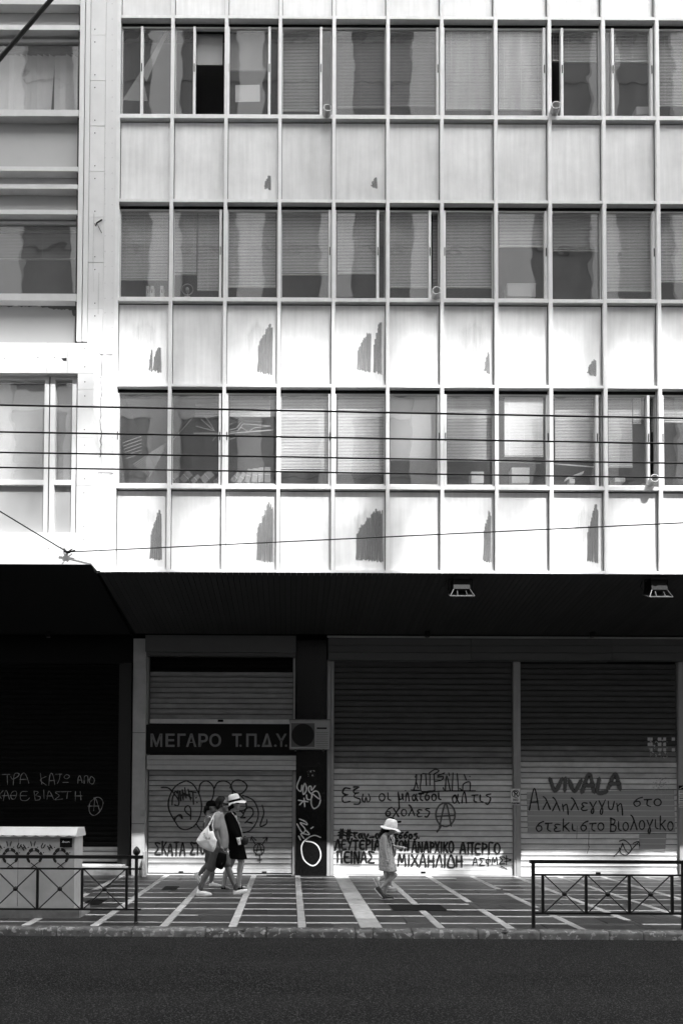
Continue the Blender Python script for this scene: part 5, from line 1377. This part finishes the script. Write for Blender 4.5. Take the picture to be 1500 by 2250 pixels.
def head(c, rx, rz, ry, face=1.0, tilt=0):
    c = Vector(c); f = Vector((math.cos(R(tilt)), 0, -math.sin(R(tilt)))); u = Vector((math.sin(R(tilt)), 0, math.cos(R(tilt))))
    lat = Vector((0, 1, 0)); g = lambda a, b, l=0: c+f*a+u*b+lat*l
    return [('e', g(-.012, .025), (rx*.98, ry, rz*.86), tilt), ('e', g(rx*.28, -rz*.35), (rx*.66, ry*.80, rz*.62), tilt),
            ('e', g(rx*.55, -rz*.72), (rx*.30, ry*.45, rz*.22), tilt),                       # chin
            ('c', g(rx*.86, rz*.10), .012, g(rx*1.10, -rz*.20), .016),                        # nose
            ('c', g(rx*.78, rz*.20, -ry*.4), .014, g(rx*.78, rz*.20, ry*.4), .014),           # brow
            ('e', g(rx*.84, -rz*.45), (.014, .026, .010), tilt), ('e', g(rx*.80, -rz*.55), (.014, .024, .010), tilt),   # lips
            ('e', g(-rx*.08, -rz*.05, -ry*.98), (.017, .012, .030), tilt-10), ('e', g(-rx*.08, -rz*.05, ry*.98), (.017, .012, .030), tilt-10)]   # ears

def shoe(parent, heel, toe, m, ankle=None, h=.075, w_=.043, sole=True, name='shoe'):
    heel, toe = Vector(heel), Vector(toe); d = (toe-heel); L_ = d.length; d.normalize()
    u = d.cross(Vector((0,1,0))); u = -u if u.z < 0 else u
    if abs(d.z) > .75: u = Vector((1 if d.z < 0 else -1, 0, 0)) - d*d.x*(1 if d.z < 0 else -1)
    u.normalize()
    g = lambda a, b: heel+d*a*L_+u*b
    s = blob(name, [('c', g(.14,.036), .034, g(.30,.040), .040), ('c', g(.16,.06), .033, g(.22,h+.012), .034), ('c', g(.30,.042), .042, g(.60,.034), .038), ('c', g(.60,.032), .040, g(.86,.024), .029)], m, parent, .009, 3)
    if sole:
        bm_ = MB(); n = 14; ring = []
        for i in range(n):
            a = 2*math.pi*i/n; x_ = .5+.5*math.cos(a); wd = w_*math.sin(a)*(1.0 if x_ > .5 else .88)
            ring.append((x_, wd))
        vs = []
        for b in (-.004, .020):
            for x_, wd in ring: vs.append(g(x_*.99, b+(.012*max(0,x_-.75)/.25))+Vector((0, wd, 0)))
        bm_.add(vs, [tuple(range(n))[::-1], tuple(range(n, 2*n))]+[(i, (i+1)%n, n+(i+1)%n, n+i) for i in range(n)])
        bm_.build('sole', SOLE, s)
    return s

def loft(name, rings, m, parent, n=24, wav=0.0, seed=0, thick=True):
    """garment: rings of (centre, half length in x, half depth in y, tilt)"""
    mb = MB()
    for j, (c, rx, ry, tl) in enumerate(rings):
        c = Vector(c)
        for k in range(n):
            a = 2*math.pi*k/n
            wv = 1+wav*(j/len(rings))*math.sin(a*5+seed)+wav*.6*(j/len(rings))*math.sin(a*9+seed*2)
            x, y = rx*math.cos(a)*wv, ry*math.sin(a)*wv
            mb.v.append((c.x+x*math.cos(R(tl)), c.y+y, c.z-x*math.sin(R(tl))))
    for j in range(len(rings)-1):
        for k in range(n):
            a, b = j*n+k, j*n+(k+1)%n; mb.f.append((a, b, b+n, a+n))
    me = mb.mesh(name, True); me.materials.append(m)
    o = link(bpy.data.objects.new(name, me), parent)
    if thick:
        md = o.modifiers.new('t', 'SOLIDIFY'); md.thickness = .006; md.offset = -1
    sb = o.modifiers.new('s', 'SUBSURF'); sb.levels = 1; sb.render_levels = 1
    return o

# ---- man in grey T-shirt
Ym = 11.16
z1 = lambda x, y, dy=0: P(420+x/9, 1730+y/9, Ym+dy)
man = thing('person', (z1(560,2150).x, Ym, 0), 'man in grey T-shirt and shorts with sunglasses, walking with a white tote bag', 'person')
hc = z1(622,335)
body = head(hc, .098, .128, .078)
body += [('c', z1(590,410), .058, z1(560,540), .065), ('e', z1(560,640), (.085,.175,.15), -5), ('e', z1(605,900), (.095,.155,.20), 0), ('e', z1(575,1210), (.095,.15,.13), 0)]
sR, eR, wR = z1(480,600,-.19), z1(500,920,-.225), z1(585,1175,-.21)
body += [('c', sR, .058, z1(485,760,-.21), .050), ('c', z1(485,760,-.21), .048, eR, .040), ('c', eR, .041, z1(540,1050,-.22), .040), ('c', z1(540,1050,-.22), .038, wR, .026)]
body += hand(wR, z1(640,1270,-.21)-z1(585,1175,-.21), 1, 1.0, .9)
sL, eL, wL = z1(560,600,.19), z1(620,900,.23), z1(680,1120,.23)
body += [('c', sL, .055, eL, .040), ('c', eL, .040, wL, .027)]+hand(wL, (.3,0,-1), 1, 1.0)
kn, an = z1(350,1640,-.10), z1(190,1985,-.10)
body += [('c', z1(520,1280,-.09), .09, kn, .058), ('c', kn, .055, z1(270,1780,-.10), .058), ('c', z1(270,1780,-.10), .056, an, .036)]
kn2, an2 = z1(725,1575,.09), z1(880,1985,.09)
body += [('c', z1(590,1280,.09), .09, kn2, .058), ('c', kn2, .056, z1(790,1760,.09), .056), ('c', z1(790,1760,.09), .054, an2, .036)]
blob('body', body, SK2, man, .010, 4)
loft('t_shirt', [(z1(568,492), .055, .075, -8), (z1(560,520), .075, .13, -8), (z1(548,560), .088, .185, -6), (z1(552,640), .096, .20, -4), (z1(585,760), .104, .19, -2), (z1(607,900), .110, .178, 0), (z1(620,1000), .112, .175, 0), (z1(620,1100), .106, .175, 0), (z1(614,1160), .098, .175, 2), (z1(612,1195), .096, .176, 2)], TS, man, 26, .025, 3)
blob('sleeve', [('c', z1(520,560,-.13), .072, z1(492,610,-.19), .078), ('c', z1(492,610,-.19), .078, z1(490,785,-.215), .074)], TS, man, .009, 3)
blob('sleeve', [('c', z1(545,560,.13), .072, z1(560,610,.19), .075), ('c', z1(560,610,.19), .075, z1(590,770,.21), .068)], TS, man, .009, 3)
sh = [('e', z1(575,1240), (.112,.17,.10), 0), ('c', z1(520,1300,-.085), .115, z1(400,1560,-.10), .096), ('c', z1(600,1300,.085), .112, z1(705,1500,.09), .088), ('c', z1(405,1545,-.10), .094, z1(392,1575,-.10), .090)]
blob('shorts', sh, SHO, man, .010, 3)
blob('hair', [('e', z1(590,285), (.098,.084,.105), 10), ('e', z1(545,360), (.055,.078,.085), 0), ('e', z1(615,240), (.070,.070,.050), 10), ('c', z1(600,380,-.074), .012, z1(605,330,-.076), .014)], HAIR, man, .008, 2)
blob('moustache', [('c', z1(700,408,-.03), .011, z1(722,400,0), .013), ('c', z1(722,400,0), .013, z1(700,408,.03), .011)], HAIR, man, .006, 1)
gl_ = MB().tube([z1(598,312,-.082), z1(690,318,-.07), z1(735,325,-.03)], .007)
gl_.tube([z1(735,325,-.03), z1(735,325,.03), z1(690,318,.07)], .006)
gl_.obox(z1(712,335,-.045), (z1(735,335,-.02)-z1(690,335,-.07))/2, (0.004,-.003,0), (0,0,.020))
gl_.obox(z1(728,335,.03), (z1(715,335,.055)-z1(740,335,.005))/2, (.004,.003,0), (0,0,.020))
gl_.build('sunglasses', M['black'], man)
for hx_, hy_, tx_, ty_, dy_ in ((95,2120,420,2125,-.10),(835,2150,1140,2030,.09)):
    shoe(man, z1(hx_,hy_+15,dy_), z1(tx_,ty_+15,dy_), WSH)
for a, b in ((an, -.10), (an2, .09)):
    blob('sock', [('c', a+Vector((0,0,.05)), .042, a+Vector((0,0,-.02)), .042)], SHO, man, .010, 2)
# tote bag hanging from his shoulder, cap in his hand
zz1 = lambda x, y: (420+x/9, 1730+y/9)
bag = puffy('tote_bag', [zz1(*p) for p in ((350,735),(300,790),(200,900),(130,1010),(98,1060),(130,1110),(220,1195),(330,1250),(440,1280),(485,1200),(512,1050),(470,960),(440,855),(400,868),(372,872),(352,800))], Ym-.30, .055, CAN)
tag(bag, 'white canvas tote bag with printed word on the man in grey', 'bag')
MB().tube([z1(352,745,-.30), z1(400,650,-.29), z1(455,545,-.22), z1(500,497,-.14), z1(560,490,-.07)], [.018,.012,.010,.010,.010], 8).build('strap', CAN, bag)
MB().tube([z1(440,860,-.30), z1(425,760,-.30), z1(455,600,-.255), z1(500,505,-.16)], .010, 8).build('strap', CAN, bag)
bt = []
ltrs = 'BONHEUR'; path = [(250,915,62),(262,945,55),(275,975,48),(288,1000,35),(310,1020,10),(340,1018,-4),(368,1010,-8)]
for ch, (x_, y_, rot) in zip(ltrs, path):
    for s_ in GL[ch][1]:
        q = []
        for a, b in s_:
            X_, Y_ = a*34-10, b*38-10
            q.append(zz1(x_+X_*math.cos(R(rot))*.9+Y_*math.sin(R(rot)), y_+X_*math.sin(R(rot))*.9-Y_*math.cos(R(rot))+10))
        bt.append(q)
strokes_obj('print', M['stencil'], bag, Ym-.378, bt, .8, 0, sharp=True)
cap = puffy('dark_cap', [zz1(*p) for p in ((540,1290),(600,1285),(705,1325),(700,1440),(685,1500),(630,1610),(590,1630),(520,1600),(478,1570),(490,1480),(505,1400))], Ym-.24, .05, CLB)
tag(cap, 'black baseball cap carried in the hand of the man in grey', 'cap')
strokes_obj('emblem', M['stencil'], cap, Ym-.295, [[zz1(585,1500),zz1(625,1495)],[zz1(610,1495),zz1(600,1525)]], 1.2, 0)
cap.children[0].data.materials[0] = M['spray_s'] if False else paintmat('cap_emblem_grey', .08)

# ---- woman in black dress and pale hat
Yw = 11.78
z2 = lambda x, y, dy=0: P(420+x/9, 1730+y/9, Yw+dy)
wom = thing('person', (z2(850,2000).x, Yw, 0), 'woman in loose black dress and wide pale hat with dark band', 'person')
b2 = head(z2(865,330), .090, .118, .074, tilt=-4)
b2 += [('c', z2(845,410), .052, z2(800,520), .060), ('e', z2(800,620), (.11,.17,.14), -5), ('e', z2(830,1000), (.12,.16,.24), 0)]
b2 += [('c', z2(740,580,-.17), .050, z2(800,830,-.20), .040), ('c', z2(800,830,-.20), .038, z2(930,1000,-.20), .026)]+hand(z2(930,1000,-.20), (1,0,-.25), 1, .9, .8)
b2 += [('c', z2(790,580,.17), .048, z2(860,850,.20), .038), ('c', z2(860,850,.20), .036, z2(960,1010,.18), .025)]+hand(z2(960,1010,.18), (1,0,-.3), 1, .9, .8)
kA, aA = z2(1000,1450,-.07), z2(955,1925,-.07)
b2 += [('c', z2(880,1250,-.08), .088, kA, .060), ('c', kA, .058, z2(965,1630,-.07), .060), ('c', z2(965,1630,-.07), .056, aA, .034), ('c', aA, .034, z2(950,1960,-.07), .034), ('c', z2(950,1965,-.07), .030, z2(1075,1985,-.07), .024)]
kB, aB = z2(790,1510,.07), z2(650,1915,.07)
b2 += [('c', z2(850,1250,.08), .088, kB, .058), ('c', kB, .056, z2(690,1690,.07), .055), ('c', z2(690,1690,.07), .052, aB, .034), ('c', aB, .034, z2(630,1950,.07), .032), ('c', z2(630,1955,.07), .028, z2(740,1995,.07), .024)]
blob('body', b2, SK, wom, .010, 4)
rings = [(z2(785,480), .065, .11, -8), (z2(775,520), .11, .19, -8), (z2(780,620), .120, .21, -6), (z2(835,800), .136, .19, -3), (z2(868,1000), .138, .19, 0), (z2(895,1180), .148, .205, 2), (z2(915,1320), .160, .215, 4), (z2(924,1405), .168, .22, 4)]
loft('dress', rings, CLB, wom, 28, .05, 1)
blob('sleeve', [('c', z2(745,570,-.17), .072, z2(800,820,-.205), .068), ('c', z2(800,820,-.205), .066, z2(905,970,-.20), .055)], CLB, wom, .011, 3)
blob('sleeve', [('c', z2(790,570,.17), .070, z2(860,840,.20), .062), ('c', z2(860,840,.20), .060, z2(935,980,.18), .048)], CLB, wom, .011, 3)
blob('hair', [('e', z2(810,340), (.078,.080,.10), 0), ('c', z2(770,400), .045, z2(775,450), .035)], HAIR, wom, .009, 2)
MB().tube([z2(870,300,-.075), z2(935,300,-.055), z2(945,300,.05)], .010).obox(z2(925,305,-.06), Vector((.022,.012,0)), Vector((0,.004,0)), Vector((0,0,.02))).build('sunglasses', M['black'], wom)
# hat: tilted crown, band and curved brim
hcen = z2(858,262); tl = R(-14)
MH = Matrix.Rotation(tl, 3, 'Y')
MB().lathe(hcen, [(.112,-.02),(.110,.02),(.104,.07),(.090,.11),(.055,.125),(.01,.118)], 24, M=MH).build('hat_crown', STRAW, wom, smooth=True)
MB().lathe(hcen, [(.1155,-.018),(.1145,.022)], 24, M=MH).build('hat_band', CLB, wom)
mb = MB(); n = 36; rr_ = [.108, .135, .165, .190]
for j, r0 in enumerate(rr_):
    for k in range(n):
        a = 2*math.pi*k/n
        dz = -.020-.10*(j/3)**1.3*(.40+.35*math.cos(a)**2*(1 if math.cos(a) < 0 else .25))+.02*math.sin(3*a)*(j/3)
        mb.v.append(tuple(hcen+MH@Vector((r0*math.cos(a)*1.08, r0*math.sin(a), dz))))
for j in range(3):
    for k in range(n):
        a, b = j*n+k, j*n+(k+1)%n; mb.f.append((a, b, b+n, a+n))
br = mb.build('hat_brim', STRAW, wom, smooth=True); br.modifiers.new('t', 'SOLIDIFY').thickness = .005
for hx_, hy_, tx_, ty_, dy_ in ((925,1985,1085,2010,-.07),(600,1985,735,2025,.07)):
    a, b = z2(hx_,hy_,dy_), z2(tx_,ty_,dy_)
    s_ = MB().obox((a+b)/2+Vector((0,0,-.012)), (b-a)*.52, Vector((0,.042,0)), Vector((0,0,.010))).build('sandal', CLB, wom)
    MB().tube([a.lerp(b,.55)+Vector((0,-.045,0)), a.lerp(b,.5)+Vector((0,-.02,.05)), a.lerp(b,.5)+Vector((0,.02,.05)), a.lerp(b,.55)+Vector((0,.045,0))], .010, 6).build('sandal_strap', CLB, s_)
hb = puffy('handbag', [zz1(*p) for p in ((1015,985),(1060,960),(1120,985),(1140,1070),(1110,1130),(1060,1145),(1010,1130),(1000,1050))], Yw-.20, .045, LBAG)
tag(hb, 'small dark leather shoulder bag on the woman in black', 'bag')
MB().tube([z2(1020,985,-.2), z2(990,850,-.23), z2(930,690,-.235), z2(860,560,-.20), z2(790,478,-.09), z2(760,470,.02)], .0075, 6).build('strap', mat('pale_strap', .4, .7), hb)
cdm = puffy('folded_leaflet', [zz1(*p) for p in ((890,995),(965,990),(990,1130),(935,1143))], Yw-.265, .006, WSH)
tag(cdm, 'small white folded leaflet held by the woman in black', 'leaflet')
strokes_obj('print', paintmat('leaflet_grey', .3), cdm, Yw-.274, [[zz1(940,1030),zz1(960,1060),zz1(940,1085),zz1(925,1055),zz1(940,1030)]], 1.4, 0)

# ---- girl in dark cap behind them
Yg = 12.2
z3g = lambda x, y, dy=0: P(420+x/9, 1730+y/9, Yg+dy)
gi = thing('person', (z3g(400,1980).x, Yg, 0), 'girl in dark cap and strappy top, half hidden by the man in grey', 'person')
b3 = head(z3g(405,395), .088, .115, .072, tilt=4)
b3 += [('c', z3g(360,470), .046, z3g(335,580), .052), ('e', z3g(360,690), (.10,.155,.15), -4), ('e', z3g(380,950), (.10,.14,.2), 0), ('e', z3g(400,1220), (.12,.15,.13), 0)]
b3 += [('c', z3g(330,610,-.15), .046, z3g(290,880,-.18), .038), ('c', z3g(290,880,-.18), .036, z3g(215,1140,-.18), .024)]+hand(z3g(215,1140,-.18), (-.4,0,-1), 1, .85)
b3 += [('c', z3g(380,610,.15), .044, z3g(430,880,.18), .036), ('c', z3g(430,880,.18), .034, z3g(500,1080,.18), .024)]+hand(z3g(500,1080,.18), (.4,0,-1), 1, .85)
kC, aC = z3g(420,1570,-.06), z3g(395,1885,-.06)
b3 += [('c', z3g(410,1280,-.07), .085, kC, .055), ('c', kC, .053, z3g(415,1700,-.06), .055), ('c', z3g(415,1700,-.06), .052, aC, .034)]
kD, aD = z3g(330,1530,.07), z3g(150,1725,.07)
b3 += [('c', z3g(390,1280,.07), .085, kD, .055), ('c', kD, .053, z3g(240,1625,.07), .052), ('c', z3g(240,1625,.07), .048, aD, .033)]
blob('body', b3, SK2, gi, .010, 4)
blob('top', [('e', z3g(352,740), (.115,.165,.12), -4), ('e', z3g(375,950), (.115,.155,.2), 0), ('e', z3g(390,1150), (.13,.16,.10), 0)], TOP, gi, .010, 3)
MB().tube([z3g(262,690,-.10), z3g(285,610,-.10), z3g(330,566,-.09), z3g(380,580,-.09), z3g(410,660,-.09)], .009, 6).build('strap', WSH, gi)
blob('shorts', [('e', z3g(400,1230), (.135,.165,.11), 0), ('c', z3g(410,1300,-.07), .105, z3g(415,1430,-.065), .085), ('c', z3g(390,1300,.07), .105, z3g(350,1430,.07), .085)], SHO, gi, .010, 3)
blob('cap', [('e', z3g(395,330), (.102,.085,.075), -6), ('e', z3g(390,355), (.104,.087,.035), -6)], CLB, gi, .008, 2)
MB().obox(z3g(500,365), Vector((.06,0,-.014)), Vector((0,.062,0)), Vector((.001,0,.005))).build('cap_peak', CLB, gi)
blob('hair', [('e', z3g(345,390), (.055,.076,.075), 0), ('c', z3g(290,400,0), .035, z3g(272,480,0), .030), ('c', z3g(272,480,0), .028, z3g(285,545,0), .014)], HAIR, gi, .009, 1)
shoe(gi, z3g(350,1972,-.06), z3g(612,1972,-.06), WSH)
shoe(gi, z3g(55,1690,.07), z3g(160,1925,.07), WSH)

# ---- girl in pale dress with white sun hat
Yk = 10.68
k1 = lambda x, y, dy=0: P(810+x/10.71, 1780+y/10.71, Yk+dy)
kd = thing('person', (k1(400,2100).x, Yk, 0), 'small girl in pale patterned dress and white sun hat, stepping forward', 'person')
b4 = head(k1(495,450), .078, .098, .066, tilt=28)
b4 += [('c', k1(440,500), .036, k1(400,580), .040), ('e', k1(390,700), (.072,.11,.11), -3), ('e', k1(400,930), (.075,.10,.14), 0), ('e', k1(420,1300), (.085,.105,.11), 0)]
b4 += [('c', k1(365,640,-.105), .036, k1(372,940,-.135), .029), ('c', k1(372,940,-.135), .028, k1(430,1180,-.14), .020)]+hand(k1(430,1180,-.14), k1(445,1300,-.14)-k1(430,1180,-.14), 1, .72, .6)
b4 += [('c', k1(420,640,.105), .034, k1(430,900,.13), .027), ('c', k1(430,900,.13), .026, k1(520,1080,.13), .019)]+hand(k1(520,1080,.13), (.6,0,-.5), 1, .7, .6)
kE, aE = k1(610,1525,-.05), k1(260,1850,-.05)
b4 += [('c', k1(470,1360,-.05), .062, kE, .043), ('c', kE, .041, k1(450,1680,-.05), .042), ('c', k1(450,1680,-.05), .040, aE, .025)]
kF, aF = k1(430,1650,.05), k1(370,1990,.05)
b4 += [('c', k1(430,1360,.05), .062, kF, .041), ('c', kF, .040, k1(400,1790,.05), .040), ('c', k1(400,1790,.05), .038, aF, .026)]
blob('body', b4, SK, kd, .008, 4)
rings = [(k1(400,530), .045, .065, -6), (k1(385,575), .070, .105, -6), (k1(370,680), .082, .118, -4), (k1(385,850), .102, .125, -3), (k1(395,1020), .118, .135, 0), (k1(415,1200), .136, .15, 2), (k1(435,1350), .148, .165, 3), (k1(442,1425), .152, .17, 3)]
loft('dress', rings, DRS, kd, 30, .06, 2)
MB().tube([k1(470,590,-.10), k1(520,700,-.11), k1(560,830,-.10), k1(575,960,-.08)], .008, 6).tube([k1(440,600,-.105), k1(480,720,-.12), k1(500,860,-.12)], .006, 6).build('dress_trim', CLB, kd)
blob('hair', [('e', k1(440,430), (.072,.070,.08), 10), ('c', k1(340,470), .045, k1(300,560), .038), ('c', k1(300,560), .036, k1(275,620), .016)], HAIR, kd, .008, 2)
hcen = k1(508,395); MH = Matrix.Rotation(R(13), 3, 'Y')
MB().lathe(hcen, [(.112,-.004),(.108,.04),(.098,.09),(.080,.122),(.045,.136),(.008,.134)], 22, M=MH).build('hat_crown', WSH, kd, smooth=True)
MB().lathe(hcen, [(.1135,.004),(.1115,.022)], 22, M=MH).build('hat_band', STRAW, kd)
mb = MB(); n = 30
for j, r0 in enumerate((.108, .130, .150, .168)):
    for k in range(n):
        a = 2*math.pi*k/n
        dz = -.004-.038*(j/3)**1.2+.012*math.sin(4*a+1)*(j/3)
        mb.v.append(tuple(hcen+MH@Vector((r0*math.cos(a)*1.08, r0*math.sin(a)*.95, dz))))
for j in range(3):
    for k in range(n):
        a, b = j*n+k, j*n+(k+1)%n; mb.f.append((a, b, b+n, a+n))
br = mb.build('hat_brim', WSH, kd, smooth=True); br.modifiers.new('t', 'SOLIDIFY').thickness = .004
MB().tube([k1(430,1180,-.14)+Vector((.022*math.cos(a),.022*math.sin(a),0)) for a in [2*math.pi*i/12 for i in range(13)]], .004, 6, False).build('bracelet', WSH, kd)
shoe(kd, k1(270,2095,.05), k1(600,2095,.05), DSH, h=.055, w_=.036)
shoe(kd, k1(125,1850,-.05), k1(345,2115,-.05), DSH, h=.055, w_=.036)

# ---- child in dark cap beside her
Yc2 = 11.55
k2 = lambda x, y, dy=0: P(810+x/10.71, 1780+y/10.71, Yc2+dy)
ch = thing('person', (k2(450,1900).x, Yc2, 0), 'child in black cap and striped top with one arm held out', 'person')
b5 = head(k2(520,400), .078, .100, .066, tilt=6)
b5 += [('c', k2(490,480), .038, k2(470,580), .042), ('e', k2(480,700), (.078,.118,.11), -3), ('e', k2(490,950), (.078,.11,.15), 0), ('e', k2(470,1280), (.09,.11,.11), 0)]
b5 += [('c', k2(470,640,-.115), .036, k2(520,830,-.14), .030), ('c', k2(520,830,-.14), .029, k2(765,880,-.15), .020)]+hand(k2(765,880,-.15), (1,0,.02), -1, .72, .35)
b5 += [('c', k2(480,640,.115), .034, k2(540,850,.14), .028), ('c', k2(540,850,.14), .027, k2(760,905,.12), .019)]+hand(k2(760,905,.12), (1,0,.05), -1, .7, .35)
kG, aG = k2(500,1600,.05), k2(470,1820,.05)
b5 += [('c', k2(480,1340,.05), .064, kG, .043), ('c', kG, .042, k2(485,1710,.05), .040), ('c', k2(485,1710,.05), .038, aG, .027)]
kH, aH = k2(430,1560,-.05), k2(225,1650,-.05)
b5 += [('c', k2(460,1340,-.05), .064, kH, .043), ('c', kH, .042, k2(340,1590,-.05), .042), ('c', k2(340,1590,-.05), .040, aH, .027)]
blob('body', b5, SK, ch, .008, 4)
STR = bpy.data.materials.new('striped_jersey'); STR.use_nodes = True
_t = STR.node_tree; _w = _t.nodes.new('ShaderNodeTexWave'); _w.inputs['Scale'].default_value = 9; _w.bands_direction = 'X'; _w.inputs['Distortion'].default_value = 1.5
_tc = _t.nodes.new('ShaderNodeTexCoord'); _t.links.new(_tc.outputs['Object'], _w.inputs['Vector'])
_r = _t.nodes.new('ShaderNodeMapRange'); _r.inputs['To Min'].default_value = .012; _r.inputs['To Max'].default_value = .45; _r.inputs['From Min'].default_value = .4; _r.inputs['From Max'].default_value = .6
_t.links.new(_w.outputs['Fac'], _r.inputs['Value']); _t.links.new(_r.outputs[0], _t.nodes['Principled BSDF'].inputs['Base Color']); _t.nodes['Principled BSDF'].inputs['Roughness'].default_value = .9
blob('striped_top', [('e', k2(490,720), (.10,.135,.13), -3), ('e', k2(505,960), (.105,.13,.17), 0), ('c', k2(475,640,-.115), .052, k2(505,760,-.135), .048), ('c', k2(485,640,.115), .05, k2(520,770,.135), .046)], STR, ch, .009, 3)
blob('shorts', [('e', k2(475,1260), (.105,.125,.11), 0), ('c', k2(480,1330,.05), .082, k2(490,1450,.05), .072), ('c', k2(460,1330,-.05), .082, k2(430,1470,-.05), .072)], CLB, ch, .009, 3)
blob('cap', [('e', k2(515,285), (.102,.082,.096), 6), ('e', k2(515,325), (.104,.084,.045), 6)], CLB, ch, .008, 2)
MB().obox(k2(675,278), Vector((.055,0,.004)), Vector((0,.060,0)), Vector((.006,0,.016))).build('cap_peak', CLB, ch)
blob('hair', [('e', k2(440,400), (.065,.07,.09), 0), ('c', k2(420,470), .04, k2(380,640), .03)], HAIR, ch, .009, 2)
for a in (aG, aH): blob('sock', [('c', a+Vector((.005,0,.03)), .032, a, .032)], WSH, ch, .009, 2)
shoe(ch, k2(410,1898,.05), k2(665,1898,.05), LSH, h=.055, w_=.036)
shoe(ch, k2(100,1605,-.05), k2(215,1850,-.05), LSH, h=.055, w_=.036)
